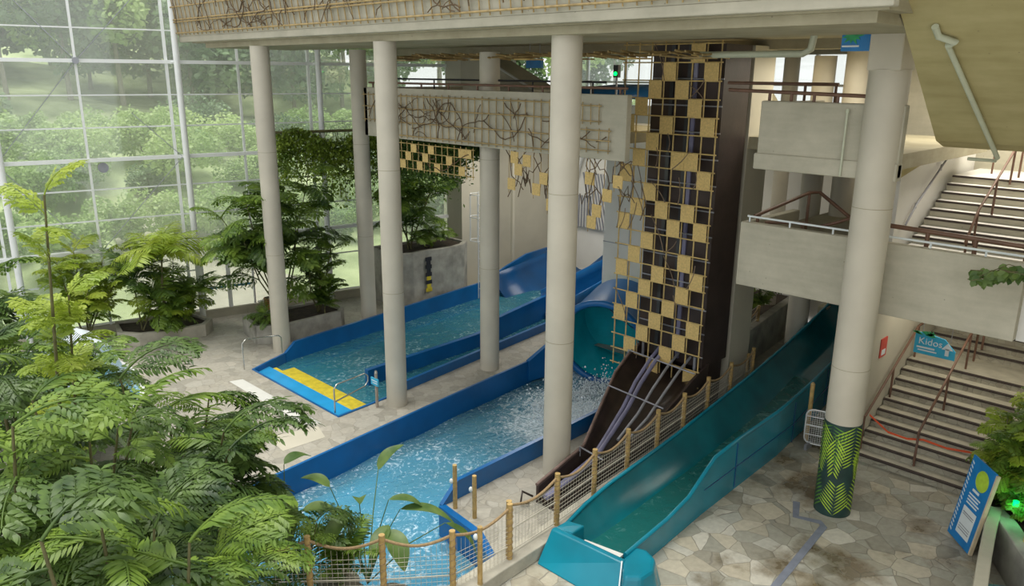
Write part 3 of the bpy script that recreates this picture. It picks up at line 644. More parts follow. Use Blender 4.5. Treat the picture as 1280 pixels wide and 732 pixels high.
for i in range(NX+1):
    x = lerp(9.75, 26.3, i/NX); a = ly(x); b = ry(x); zl = lz(x); zr = max(rz(x), zz(x)+.3); z0 = zz(x)
    for k in range(prof_n+1):
        f = k/prof_n; y = lerp(a, b, f)
        s1 = max(0, 1-f/.42); s2 = max(0, 1-(1-f)/.25)
        z = z0+(zl-z0)*s1**1.5+(zr-z0)*s2**1.8
        vs.append((x, y, z))
m_ = prof_n+1
mb.add(vs, [(i*m_+k, i*m_+k+1, (i+1)*m_+k+1, (i+1)*m_+k) for i in range(NX) for k in range(prof_n)], True)
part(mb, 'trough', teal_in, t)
mb = MB(); mb.wall([(x, ry(x)-.03) for x in xs], .06, 0, [max(rz(x), zz(x)+.3)+.01 for x in xs]); part(mb, 'outer_wall', teal, t)
mb = MB(); mb.wall([(x, ly(x)+.03) for x in xs], .06, 0, [lz(x)+.01 for x in xs]); part(mb, 'inner_wall', teal, t)
mb = MB(); mb.tube([(x, ry(x)-.03, max(rz(x), zz(x)+.3)+.01) for x in xs], .045, 8); part(mb, 'rim', teal, t)
mb = MB(); mb.tube([(x, ly(x)+.01, lz(x)+.01) for x in xs], .04, 8); part(mb, 'rim', teal, t)
mb = MB()
for x in (13.9, 16.8, 19.5): mb.wall([(x, ry(x)-.065), (x+.03, ry(x)-.066)], .012, .05, 1.08)
mb.wall([(12.6, 7.18-.066), (16.8, 7.36-.066), (20.4, 7.9-.066)], .012, .52, .535); part(mb, 'seam', blue_d, t)
# box end: sloped front, deep dark pocket, white lip
mb = MB()
mb.add([(8.98, 8.3, 0), (9.0, 6.5, 0), (9.52, 6.82, .52), (9.36, 8.3, .56), (9.98, 8.3, 0), (10.0, 6.5, 0), (9.62, 6.82, .52), (9.46, 8.3, .56)],
       [(0, 3, 2, 1), (3, 7, 6, 2), (1, 2, 6, 5), (4, 5, 6, 7), (0, 4, 7, 3), (0, 1, 5, 4)])
part(mb, 'box_end', teal, t, .03)
mb = MB(); mb.add([(9.46, 8.3, .54), (9.8, 8.3, .54), (9.95, 8.0, .5), (9.55, 7.95, .54), (9.4, 8.3, 0), (9.8, 8.3, 0), (9.95, 8.0, 0), (9.5, 7.95, 0)],
       [(0, 1, 2, 3), (0, 4, 5, 1), (1, 5, 6, 2), (2, 6, 7, 3), (3, 7, 4, 0)]); part(mb, 'corner_hood', teal, t, .03)
mb = MB(); mb.ext([(9.62, 7.85, .26), (9.78, 7.85, .30), (9.78, 6.98, .42), (9.62, 6.98, .40)], (0, 0, .05)); part(mb, 'white_lip', striplight, t)
mb = MB()
prof = [(9.02, 6.48), (9.3, 6.22), (9.75, 6.2), (10.15, 6.42), (10.3, 6.75), (10.2, 7.0), (9.55, 6.9)]
n = len(prof); vs = [(x, y, 0) for x, y in prof]+[(lerp(x, 9.75, .28), lerp(y, 6.8, .22), .50) for x, y in prof]
mb.add(vs, [tuple(range(n, 2*n))]+[(i, (i+1) % n, n+(i+1) % n, n+i) for i in range(n)]); o = part(mb, 'round_end', teal, t, .06)
mb = MB(); mb.tube([(9.0, 6.5, .01), (9.52, 6.82, .53)], .014, 6); part(mb, 'white_seam', signwhite, t)
mb = MB(); mb.add([(lerp(9.8, 20, i/30), lerp(ly(lerp(9.8, 20, i/30)), ry(lerp(9.8, 20, i/30)), f), zz(lerp(9.8, 20, i/30))+.05) for i in range(31) for f in (.3, .88)], [(2*i, 2*i+1, 2*i+3, 2*i+2) for i in range(30)], True); part(mb, 'water', waterT, t)

# ------------------------------------------------------------ dark multi-lane slide coming out of the tower
t = thing('dark_slide', 'steep dark brown slide with grey tubes running down from the tower', 'slide', (13, 10, 0))
LE = [(16.9, 11.75, 1.25), (16.0, 11.6, 1.05), (15.2, 11.4, .82), (14.28, 10.98, .58), (13.2, 10.45, .4), (12.3, 10.0, .27), (11.3, 9.85, .18), (10.5, 9.72, .12)]
RE = [(16.9, 9.75, 1.1), (16.0, 9.62, .95), (15.2, 9.52, .72), (14.3, 9.42, .5), (13.2, 9.32, .34), (12.3, 9.22, .22), (11.3, 9.14, .12), (10.5, 9.1, .08)]
mb = MB(); vs = []; K = 10
for a, b in zip(LE, RE):
    for k in range(K+1):
        f = k/K; dip = .34*(1-abs(2*f-1)**4); vs.append((lerp(a[0], b[0], f), lerp(a[1], b[1], f), max(.03, lerp(a[2], b[2], f)+.25-dip)))
m_ = K+1; mb.add(vs, [(i*m_+k, i*m_+k+1, (i+1)*m_+k+1, (i+1)*m_+k) for i in range(len(LE)-1) for k in range(K)], True); part(mb, 'trough', brown_in, t)
mb = MB()
for E_ in (LE, RE):
    mb.wall([(p[0], p[1]) for p in E_], .06, 0, [p[2]+.27 for p in E_])
part(mb, 'side_wall', towerm, t)
part(MB().tube([(p[0], p[1]+.02, p[2]+.29) for p in LE], .035, 8), 'rim', mat('rusty_rim', (.22, .15, .13), .6, .3, 3), t)
for f, m_i, r_ in ((.34, lilac, .05), (.42, lilac, .055), (.62, greym, .035), (.8, greym, .035)):
    P_ = [(lerp(a[0], b[0], f), lerp(a[1], b[1], f), lerp(a[2], b[2], f)+.12+.35*max(0, (a[0]-14)/3)) for a, b in zip(LE, RE)]
    if f > .5: P_ = P_[:5]
    part(MB().tube(P_, r_, 8), 'grey_tube', m_i, t)
for (a, b) in (((16.05, 11.65, 1.45), (16.05, 9.6, 1.35)), ((14.6, 11.15, 1.0), (14.6, 9.5, .9)), ((12.1, 9.95, .62), (12.1, 9.3, .55))):
    part(MB().tube([a, b], .02, 8), 'cross_bar', greym, t)
    part(MB().tube([a, (a[0], a[1], 0)], .02, 8), 'bar_post', greym, t)
mb = MB(); mb.tube([(10.5, 9.85, .1), (10.3, 9.95, .25), (10.15, 9.85, .1), (10.3, 9.75, .05)], .025, 8); part(mb, 'hose', brown_in, t)

# ------------------------------------------------------------ tower with bamboo lattice
t = thing('tower', 'tall dark brown clad tower behind the woven square lattice', 'tower', (17.2, 10.8, 0))
mb = MB(); mb.box((16.62, 9.76, 1.3), (17.8, 11.75, 9.2)); part(mb, 'cladding', towerm, t)
mb = MB(); mb.box((17.15, 9.85, 0), (17.75, 11.65, 1.32)); part(mb, 'base', towerm, t)
for z in [1.6+.62*k for k in range(12)]:
    mb = MB(); mb.tube([(16.56, 9.72, z), (16.56, 11.7, z)], .02, 6); part(mb, 'cross_tube', greym, t)
for y in (10.45, 10.62, 11.1):
    mb = MB(); mb.box((16.57, y, 1.4), (16.62, y+.10, 9.2)); part(mb, 'dark_strip', lilac if y == 10.45 else mat('slate_strip', (.05, .055, .06), .3, .3, 2), t)
for y in (9.9, 11.5): part(MB().tube([(16.5, y, 0), (16.5, y, 1.6)], .04, 8), 'prop', greym, t)

def squiggle(rng, p, u, v, n, step, r, bounds):
    """a wandering vine in the plane p+u*a+v*b, kept in bounds (a0,a1,b0,b1)"""
    a = rng.uniform(bounds[0], bounds[1]); b = rng.uniform(bounds[2], bounds[3]); an = rng.uniform(0, 2*PI); P_ = []
    for _ in range(n):
        P_.append(p+u*a+v*b+u.cross(v)*rng.uniform(-.02, .02)); an += rng.uniform(-.55, .55); a += math.cos(an)*step; b += math.sin(an)*step
        if not (bounds[0] < a < bounds[1] and bounds[2] < b < bounds[3]): break
    return P_
def trellis(label, org, u, v, us, vs_, panels, name='bamboo_trellis', rp=.018, rr=.018, vines=6, seed=1, pm=bamboo, over=.08, uspan=None, vlen=12, cat='trellis', flip=1):
    org = Vector(org); u = Vector(u); v = Vector(v); n = u.cross(v)*flip
    t = thing(name, label, cat, org); rng = random.Random(seed)
    for k, a in enumerate(us):
        j = rng.uniform(-.02, .02); sh = rng.uniform(-.6, 1)*over
        part(MB().tube([org+u*a+v*(vs_[0]-over), org+u*(a+j)+v*(vs_[-1]+over*.7+sh*.3)], rp, 6), 'pole', pm, t)
    for b in vs_:
        A = (uspan or (us[0], us[-1])); part(MB().tube([org+u*(A[0]-over)+v*b+n*(rp+rr), org+u*(A[1]+over)+v*b+n*(rp+rr)], rr, 6), 'cross_cane', pm, t)
    for (i, j) in panels:
        a0, a1, b0, b1 = us[i], us[i+1], vs_[j], vs_[j+1]; g = .004
        mb = MB(); mb.ext([org+u*(a0+g)+v*(b0+g)+n*(.045+rp), org+u*(a1-g)+v*(b0+g)+n*(.045+rp), org+u*(a1-g)+v*(b1-g)+n*(.05+rp), org+u*(a0+g)+v*(b1-g)+n*(.05+rp)], n*.012)
        part(mb, 'woven_panel', woven, t)
    for k in range(vines):
        P_ = squiggle(rng, org+n*(.07 if rng.random() < .6 else .03), u, v, vlen, .16, .012, (us[0], us[-1], vs_[0], vs_[-1]))
        if len(P_) > 2: part(MB().tube(P_, rng.uniform(.009, .016), 5), 'vine', vine, t)
    return t
# tower lattice : columns run from high y (left in view) to low y
cw = .379; rh = .415
us = [cw*k for k in range(8)]; vz = [rh*k for k in range(21)]
pan = {0: [5], 1: [3, 6], 2: [2, 4], 3: [1, 5], 4: [0, 3, 6], 5: [2], 6: [1, 4, 5], 7: [0, 6], 8: [2], 9: [1, 3, 5], 10: [0, 4, 6], 11: [2], 12: [1, 5], 13: [0, 3, 6], 14: [2, 5], 15: [1, 4], 16: [0, 3, 6], 17: [2, 5], 18: [1, 4], 19: [3, 6]}
tt = trellis('tall cane lattice with chequered woven squares on the dark tower', (16.3, 12.33, .9), (0, -1, 0), (0, 0, 1), us, vz,
        [(c, 19-r) for r, cs in pan.items() for c in cs], name='tower_lattice', vines=0, rp=.02, rr=.018, over=.07)
rng = random.Random(17)
for k in range(26):
    i = rng.randrange(7); j = rng.randrange(19); a = (us[i]+rng.uniform(-.1, .1), vz[j]); b = (a[0]+rng.uniform(-.5, .5), a[1]+rng.uniform(.3, .9))
    b = (min(max(b[0], 0), us[-1]), min(b[1], vz[-1])); P_ = []
    for q in range(6):
        f = q/5; P_.append((16.22, 12.33-lerp(a[0], b[0], f)-.05*math.sin(PI*f), .9+lerp(a[1], b[1], f)))
    part(MB().tube(P_, .012, 5), 'vine', mat('pale_vine', (.22, .16, .11), .8, .3, 8), tt)
# balcony trellis
uy = [k*.272 for k in range(28)]
trellis('rustic cane grid with dry vines covering the white balcony face', (14.45, 20.0, 6.68), (0, -1, 0), (0, 0, 1), uy, [.02, .40, .80, 1.16], [], rp=.014, rr=.02, vines=40, seed=4, pm=bamboo_d, vlen=14)
trellis('small cane frame at the left end of the balcony face', (14.45, 21.05, 7.1), (0, -1, 0), (0, 0, 1), [0, .25, .5, .75], [0, .4, .75], [], rp=.012, rr=.014, vines=2, seed=8, pm=bamboo_d)
trellis('broken cane frame piece near the right end of the balcony face', (14.45, 12.6, 6.8), (0, -1, 0), (0, 0, 1), [0, .3, .6, .95, 1.25], [0, .22, .45], [], rp=.012, rr=.016, vines=8, seed=9, pm=bamboo_d)
trellis('short cane frame upper right on the balcony face', (14.45, 12.6, 7.45), (0, -1, 0), (0, 0, 1), [0, .25, .45, .7, .95], [0, .35], [], rp=.012, rr=.016, vines=5, seed=19, pm=bamboo_d)
# upper slab trellis
uu = [k*.29 for k in range(77)]
n_up = Vector((-.2, 0, 1.64)).normalized()
trellis('long cane grid tangled with vines on the top slab edge', (10.93, 26.1, 9.66), (0, -1, 0), n_up, uu, [.0, .33, .40, .78, 1.15], [], rp=.016, rr=.024, vines=110, seed=12, pm=bamboo_d, vlen=12)
# squares hung under the balcony
trellis('cane grid with pale woven squares hanging below the balcony, by the greenery', (14.6, 19.4, 5.72), (0, -1, 0), (0, 0, 1), [.27*k for k in range(13)], [0, .25, .5, .74],
        [(0, 0), (3, 0), (6, 0), (10, 0), (1, 1), (4, 1), (8, 1), (2, 2), (5, 2), (10, 2), (11, 2)], rp=.012, rr=.012, vines=4, seed=21)
def hang(label, y0, sq, seed):
    t = thing('hanging_squares', label, 'decoration', (14.6, y0, 6.6)); rng = random.Random(seed)
    for (dy, z) in sq:
        mb = MB(); mb.ext([(14.55, y0-dy, z), (14.55, y0-dy-.27, z-.01), (14.55, y0-dy-.28, z+.29), (14.55, y0-dy, z+.30)], (.02, 0, 0)); part(mb, 'woven_panel', woven, t)
    for k in range(9):
        y = y0-rng.uniform(-.1, 1.6); zt = 6.6; P_ = []
        for q in range(9): P_.append((14.57+rng.uniform(-.02, .02), y+.25*math.sin(q*.6+k), zt-q*rng.uniform(.08, .17)))
        part(MB().tube(P_, .013, 5), 'vine', vine, t)
    for dy, z in sq: part(MB().tube([(14.58, y0-dy-.02, z-.1), (14.58, y0-dy-.02, 6.62)], .01, 5), 'cane', bamboo_d, t)
hang('woven squares and vines hanging below the balcony left of the thick column', 14.75, [(0, 5.55), (.25, 5.95), (.55, 6.2), (.9, 5.5), (1.15, 5.8), (.1, 6.25), (1.4, 5.15)], 3)
hang('woven squares and vines hanging below the balcony between thick column and tower', 12.0, [(-.1, 5.95), (.15, 5.2), (.45, 5.6), (.75, 5.95), (.0, 4.9)], 5)
# twig bundles hanging from the ceiling behind the beam
rng = random.Random(31); t = thing('ceiling_canes', 'loose cane mat fixed under the ceiling behind the front beam', 'decoration', (15.3, 16, 9.0))
for k in range(60):
    y = 20.5-k*.19; x = 15.3+rng.uniform(-.1, .1)
    part(MB().tube([(x-.5, y, 8.98+rng.uniform(-.08, .05)), (x+.6, y+rng.uniform(-.3, .3), 8.95+rng.uniform(-.1, .05))], .025, 5), 'cane', bamboo_d, t)
for k in range(7):
    y = 20-k*1.7; mb = MB(); mb.box((14.9, y-.5, 8.84), (15.5, y, 8.87)); part(mb, 'woven_panel', woven if k % 2 else bamboo_d, t)

# rails along balcony tops
rail_thing('balcony_handrail', 'dark handrail running along the bamboo covered balcony', [(14.62, 21.0, 8.2), (14.62, 11.0, 8.2)], .03, rail_br, posts=[(14.62, 20.8-k*1.2, 8.04, 8.2) for k in range(9)])
rail_thing('balcony_handrail', 'dark upper handrail behind the bamboo covered balcony', [(15.1, 20.5, 8.32), (15.1, 12.0, 8.32)], .025, signblack, posts=[(15.1, 20.4-k*2.0, 7.05, 8.32) for k in range(5)])
rail_thing('balcony_handrail', 'brown handrail above the short concrete balcony near the blue banner', [(14.7, 8.5, 8.22), (14.7, 5.75, 8.16)], .035, rail_br, posts=[(14.7, 7.6-k*.45, 8.0, 8.19) for k in range(4)])
rail_thing('balcony_handrail', 'dark rear handrail behind the short concrete balcony', [(16.2, 9.4, 8.34), (16.2, 6.9, 8.34)], .035, rail_br, posts=[(16.2, 7.6, 7.05, 8.34), (16.2, 6.95, 7.05, 8.34)])
rail_thing('walkway_handrail', 'brown timber handrail along the right half of the lower walkway', [(15.45, 5.6, 5.78), (15.45, 2.95, 5.72)], .045, rail_br, posts=[(15.45, 5.4-k*.8, 4.66, 5.76) for k in range(4)])
rail_thing('walkway_handrail', 'thin white rail on top of the lower walkway parapet', [(15.2, 8.1, 5.62), (15.2, 2.95, 5.60)], .022, signwhite, posts=[(15.2, 8.05-k*.9, 5.49, 5.62) for k in range(6)])
rail_thing('walkway_handrail', 'brown bent handrail at the left end of the lower walkway', [(15.4, 8.05, 5.6), (17.3, 7.75, 5.95), (17.5, 7.6, 5.95), (17.2, 6.7, 5.5)], .04, rail_br, posts=[(15.45, 8.0, 4.66, 5.6), (17.3, 7.75, 4.66, 5.95)])
rail_thing('walkway_handrail', 'second brown bent handrail further along the lower walkway', [(15.4, 7.8, 5.5), (15.9, 7.2, 5.5), (16.0, 6.9, 5.45), (15.9, 6.5, 5.6), (16.3, 6.1, 5.8), (16.2, 5.95, 5.45)], .035, rail_br, posts=[(15.9, 7.2, 4.66, 5.5), (16.3, 6.1, 4.66, 5.8)])

# ------------------------------------------------------------ stairs
def stairs(label, x0, y0, y1, z0, n, run, rise, riser_m, tr_m, deep=None, noseh=.035):
    t = thing('staircase', label, 'stairs', (x0, (y0+y1)/2, z0))
    P_ = [(x0, z0)]
    for k in range(n):
        P_ += [(x0+k*run, z0+(k+1)*rise), (x0+(k+1)*run, z0+(k+1)*rise)]
    P_ = P_[:-1]; P_.append((x0+(n-1)*run+.02, z0+n*rise))
    bot = [(x0+(n-1)*run+.02, z0+n*rise-.35), (x0+.45, z0)] if z0 > .1 else [(x0+(n-1)*run+.02, z0)]
    poly = [(x, y0, z) for x, z in P_+bot]
    part(MB().ext(poly, (0, y1-y0, 0)), 'flight', riser_m, t)
    for k in range(n):
        x = x0+k*run; z = z0+(k+1)*rise
        mb = MB(); mb.box((x+.05, y0+.002, z), (x+run, y1-.002, z+.006)); part(mb, 'tread', tr_m, t)
        mb = MB(); mb.box((x-.025, y0+.002, z-noseh), (x+.05, y1-.002, z+.008)); part(mb, 'nosing', nosing_m, t)
    return t
stairs('wide lower stone staircase with dark nosings rising from the crazy paving', 17.15, 2.95, 6.0, 0, 10, .32, .17, wallstone, tread_m)
mb = MB(); mb.box((20.05, 2.95, 0), (21.3, 6.0, 1.7)); struct(mb.build('floor', tread_m))
stairs('second flight of the lower staircase seen beyond the landing sign', 21.3, 2.95, 6.0, 1.7, 9, .32, .17, wallstone, tread_m)
stairs('upper bright staircase climbing from the walkway to the top landing', 18.6, 2.92, 5.95, 4.66, 9, .32, .17, concrete, mat('pale_tread', (.80, .79, .75), .6, .05, 2))
mb = MB(); mb.box((21.18, 2.9, 5.9), (23.4, 5.95, 6.19)); struct(mb.build('floor', white_w))
mb = MB(); mb.box((23.4, 1.0, 5.9), (23.6, 8, 9.2)); struct(mb.build('wall_landing', concrete))
mb = MB(); mb.ext([(18.1, 6.1, 4.66), (24.0, 6.1, 4.66), (24.0, 6.1, 7.4), (18.1, 6.1, 6.42)], (0, .15, 0)); struct(mb.build('wall_stair', white_w))
mb = MB(); mb.ext([(17.2, 6.05, 6.28), (22.5, 6.05, 7.12), (22.5, 6.05, 7.3), (17.2, 6.05, 6.5)], (0, .25, 0)); struct(mb.build('trim_10', soffit_m))
mb = MB(); mb.ext([(17.0, 6.02, 0), (24, 6.02, 0), (24, 6.02, 4.1), (17.6, 6.02, 4.1), (17.6, 6.02, .95), (17.0, 6.02, .35)], (0, .2, 0)); struct(mb.build('wall_stair', beige_w))
mb = MB(); mb.ext([(17.3, 2.7, 0), (24, 2.7, 0), (24, 2.7, 3.9), (20.3, 2.7, 3.2), (17.3, 2.7, 1.1)], (0, .2, 0)); struct(mb.build('wall_stair', white_w))
rail_thing('stair_handrail', 'brown wall handrail on the left side of the lower staircase', [(17.35, 5.9, 1.0), (17.45, 5.9, 1.05), (20.2, 5.9, 2.55), (21.2, 5.9, 2.55)], .03, rail_br, posts=[(17.4, 5.92, 1.0, 0.2), (18.9, 5.92, 1.8, .95), (20.3, 5.92, 2.5, 1.7)])
rail_thing('stair_handrail', 'brown centre handrail on the lower staircase below the sign', [(17.4, 4.75, .3), (17.42, 4.75, 1.0), (20.2, 4.75, 2.6), (20.9, 4.75, 2.62), (20.9, 4.75, 1.75)], .028, rail_br, posts=[(17.42, 4.75, .15, 1.0), (19.0, 4.75, .9, 1.9), (20.3, 4.75, 1.7, 2.6)])
rail_thing('stair_handrail', 'brown centre handrail on the upper flight of the lower staircase', [(21.5, 4.75, 1.9), (21.5, 4.75, 2.85), (23.8, 4.75, 4.05)], .028, rail_br)
rail_thing('stair_handrail', 'pale handrail on the right side of the lower staircase beside the plants', [(17.6, 3.02, 1.1), (20.4, 3.02, 2.6), (21.3, 3.02, 2.7), (23.5, 3.02, 3.9)], .032, mat('worn_rail', (.42, .33, .22), .5, .3, 4), posts=[(17.7, 3.02, .34, 1.15), (19.3, 3.02, 1.2, 2.0), (20.7, 3.02, 1.7, 2.64)])
rail_thing('stair_handrail', 'brown centre handrail on the upper bright staircase', [(18.3, 4.7, 5.1), (18.9, 4.7, 5.75), (21.4, 4.7, 7.1), (21.9, 4.7, 7.15)], .028, rail_br, posts=[(18.4, 4.7, 4.66, 5.2), (18.9, 4.7, 5.0, 5.75), (20.0, 4.7, 5.5, 6.35), (21.1, 4.7, 6.1, 6.95), (21.8, 4.7, 6.2, 7.14)])
rail_thing('stair_handrail', 'brown landing balustrade at the top of the upper staircase', [(22.3, 5.6, 7.2), (22.3, 3.0, 7.2)], .025, rail_br, posts=[(22.3, 5.4, 6.19, 7.2), (22.3, 4.4, 6.19, 7.2), (22.3, 3.4, 6.19, 7.2)])
rail_thing('stair_handrail', 'white wall handrail on the left side of the upper staircase', [(18.5, 6.0, 5.3), (19.0, 6.0, 5.7), (21.6, 6.0, 7.1)], .025, greym, posts=[(19.1, 6.04, 5.6, 5.72), (20.5, 6.04, 6.35, 6.5)])
# barrier tape
mb = MB(); P_ = [(17.5, 5.85, 1.0), (17.5, 5.4, .72), (17.55, 5.0, .68), (17.6, 4.7, .75), (17.6, 4.2, .72), (17.65, 3.7, .78), (17.7, 3.1, 1.0)]
for a, b in zip(P_, P_[1:]): mb.ext([a, b, (b[0], b[1], b[2]+.045), (a[0], a[1], a[2]+.05)], (.004, 0, 0))
tag(mb.build('barrier_tape', orange_t), 'orange and white barrier tape strung across the lower staircase', 'tape')
# red plate on the stair wall
t = thing('fire_notice', 'small red notice plate on the wall left of the lower stairs', 'sign', (18.2, 6.0, 2.3))
mb = MB(); mb.box((18.05, 5.995, 2.22), (18.42, 6.018, 2.68)); part(mb, 'plate', redm, t)
mb = MB(); mb.box((18.12, 5.99, 2.27), (18.34, 5.995, 2.40)); part(mb, 'white_field', signwhite, t)

# landing sign "Kidos"
t = thing('direction_sign', 'blue hanging sign with green palm leaves and white arrow over the stair landing', 'sign', (18.6, 5.0, 3))
def sx(yy, zz_, off=0): return (18.5-off, yy, zz_)
mb = MB(); mb.ext([(18.5, 5.44, 2.42), (18.5, 4.58, 2.42), (18.5, 4.58, 2.62), (18.5, 4.82, 2.86), (18.5, 5.2, 2.92), (18.5, 5.44, 2.92)], (.03, 0, 0)); part(mb, 'board', signcyan, t)
mb = MB(); rng = random.Random(2)
for k in range(9):
    a = rng.uniform(.1, PI-.1) if k < 7 else rng.uniform(0, 6); cy, cz = 5.32-.04*k, 2.9; L_ = .2
    e = (cy-math.cos(a)*L_, cz+math.sin(a)*L_*.45); w_ = .035
    mb.ext([(18.492, cy, cz-w_), (18.492, (cy+e[0])/2, (cz+e[1])/2-w_), (18.492, e[0], e[1]), (18.492, (cy+e[0])/2, (cz+e[1])/2+w_)], (-.006, 0, 0))
part(mb, 'palm_leaf', signgreen, t)
text_mesh('Kidos', .22, signwhite, 'lettering', t, (18.485, 5.36, 2.66), (0, -1, 0), (0, 0, 1), (-1, 0, 0))
text_mesh('Slides', .1, signwhite, 'small_lettering', t, (18.485, 5.3, 2.5), (0, -1, 0), (0, 0, 1), (-1, 0, 0)) if False else None
mb = MB(); mb.ext([(18.485, 4.86, 2.64), (18.485, 4.62, 2.64), (18.485, 4.74, 2.80)], (-.006, 0, 0)); mb.ext([(18.485, 4.78, 2.5), (18.485, 4.70, 2.5), (18.485, 4.70, 2.66), (18.485, 4.78, 2.66)], (-.006, 0, 0)); part(mb, 'arrow', signwhite, t)
mb = MB(); mb.box((18.483, 4.95, 2.5), (18.49, 5.35, 2.53)); part(mb, 'text_line', signwhite, t); mb = MB(); mb.box((18.483, 5.0, 2.56), (18.49, 5.38, 2.6)); part(mb, 'text_line', signwhite, t)
for y in (5.3, 4.7): part(MB().tube([(18.515, y, 2.8), (18.515, y, 4.32)], .006, 5), 'hanger', greym, t)
# banner near the top
t = thing('banner', 'blue banner with a green palm motif hanging beside the top beam', 'sign', (14.4, 6, 9))
mb = MB(); mb.box((14.5, 5.45, 8.93), (14.53, 6.22, 9.33)); part(mb, 'board', signblue, t)
mb = MB(); rng = random.Random(6)
for k in range(11):
    a = k*2*PI/11; cy, cz = 6.03, 9.2; L_ = rng.uniform(.15, .23); e = (cy-math.cos(a)*L_, cz+math.sin(a)*L_*.8); px_, pz_ = -math.sin(a)*.03, -math.cos(a)*.03
    mid = ((cy+e[0])/2, (cz+e[1])/2)
    mb.ext([(14.492, cy, cz), (14.492, mid[0]+px_, mid[1]+pz_), (14.492, e[0], e[1]), (14.492, mid[0]-px_, mid[1]-pz_)], (-.005-.0003*k, 0, 0))
part(mb, 'palm_leaf', signgreen, t)
mb = MB(); mb.box((14.488, 5.9, 9.0), (14.499, 6.2, 9.03)); part(mb, 'text_line', signwhite, t)

# information board
t = thing('information_board', 'leaning blue information board with a lime disc beside the stone wall', 'sign', (15.2, 3.1, 0))
A0 = Vector((15.48, 3.42, .02)); A1 = Vector((14.9, 2.90, .02)); du = (A1-A0).normalized(); lean = Vector((.66, -.75, 0)); dv = (Vector((0, 0, 1.62))+lean*.24).normalized(); Wd = (A1-A0).length; dn = du.cross(dv).normalized()
if dn.x > 0: dn = -dn
def bp_(a, b, off=0): return A0+du*a+dv*b+dn*off
def bquad(a0, b0, a1, b1, off, th=.003): return [bp_(a0, b0, off), bp_(a1, b0, off), bp_(a1, b1, off), bp_(a0, b1, off)]
part(MB().ext(bquad(0, 0, Wd, 1.66, 0), dn*.03), 'panel', signblue, t)
part(MB().ext(bquad(Wd, 0, Wd+.045, 1.64, -.03), dn*.06), 'timber_edge', mat('pale_timber', (.62, .52, .36), .6, .1, 6), t)
mb = MB()
for k in range(18): mb.ext([bp_(.03, .12+k*.083, .031), bp_(.10, .08+k*.083, .031), bp_(.10, .115+k*.083, .031), bp_(.03, .155+k*.083, .031)], dn*.002)
part(mb, 'stripe_border', signwhite, t)
part(MB().ext([bp_(.48+.2*math.cos(a), 1.34+.2*math.sin(a), .031) for a in [2*PI*k/28 for k in range(28)]], dn*.003), 'lime_disc', lime, t)
part(MB().ext(bquad(.22, .16, .66, .72, .031), dn*.003), 'text_panel', signwhite, t)
mb = MB()
for k, (a, b, h) in enumerate([(.26, .6, .02), (.26, .56, .015), (.26, .35, .015), (.26, .3, .015), (.26, .25, .02)]): part(MB().ext(bquad(a, b, a+.36, b+h, .035), dn*.002), 'text_line', greym, t)
mb = MB()
for k, (a, b, L_, h) in enumerate([(.3, 1.06, .22, .05), (.24, .97, .38, .03), (.24, .91, .34, .03), (.24, .85, .40, .03), (.24, .79, .36, .03)]): mb.ext(bquad(a, b, a+L_, b+h, .031), dn*.002)
part(mb, 'white_text_line', signwhite, t)
mb = MB(); p = bp_(.35, 1.2, -.01); mb.tube([p, p+lean*.35+Vector((0, 0, -p.z+.02))], .018, 6); part(mb, 'rear_strut', steel, t)

# stone wall by the board
mb = MB(); mb.wall([(15.45, 2.72), (14.7, 2.62), (13.6, 2.42), (12.6, 2.22), (10.5, 1.85)], .2, 0, [.85, .85, .84, .8, .8]); struct(mb.build('wall_planter', concrete, None, .02))
mb = MB(); mb.wall([(15.5, 2.78), (15.12, 2.44), (14.3, 1.95), (13.2, 1.2), (12.4, .4)], .3, 0, .82); struct(mb.build('wall_planter', stone, None, .02))
mb = MB(); mb.prism([(13.6, 2.5), (14.0, 1.9), (12.0, .4), (10.5, .6), (10.5, 1.9)], 0, .3); struct(mb.build('trim_9', mat('dull_blue_basin', (.10, .18, .22), .5, .2, 3)))
mb = MB(); mb.prism([(15.6, 2.75), (15.2, 2.4), (14.3, 1.85), (13.3, 1.1), (13.5, -.5), (18.2, -.5), (18.2, 2.68), (17.1, 2.7), (17.1, 3.1), (16.0, 3.15)], 0, .72); struct(mb.build('floor', soil))
for (x, y, lab) in ((15.35, 2.42, 'green glowing garden lamp on a stake, left of the pair'), (15.22, 2.2, 'green glowing garden lamp on a stake, right of the pair')):
    t = thing('garden_lamp', lab, 'lamp', (x, y, .72)); part(MB().cyl(x, y, .72, 1.05, .012, 8), 'stake', steel, t); part(MB().cyl(x, y, 1.05, 1.14, .05, 12), 'lens', green_lamp, t)
    d_ = bpy.data.lights.new('green_glow', 'POINT'); d_.energy = 3; d_.color = (.1, 1, .3); d_.shadow_soft_size = .06; lo = bpy.data.objects.new('green_glow', d_); C.objects.link(lo); lo.location = (x-.1, y, 1.2)
t = thing('bamboo_sign', 'blue board fixed to a thick bamboo pole at the right edge', 'sign', (14.55, 1.98, .8))
part(MB().tube([(14.6, 2.05, .82), (14.75, 2.05, 2.2)], .05, 12), 'pole', bamboo, t)
for z in (1.1, 1.5, 1.9): part(MB().tube([(14.6+.15*(z-.82)/1.38, 2.05, z), (14.6+.15*(z-.82)/1.38, 2.05, z+.02)], .055, 12), 'node_ring', bamboo_d, t)
mb = MB(); mb.box((14.62, 1.5, .95), (14.65, 2.0, 1.75)); part(mb, 'board', signblue, t)

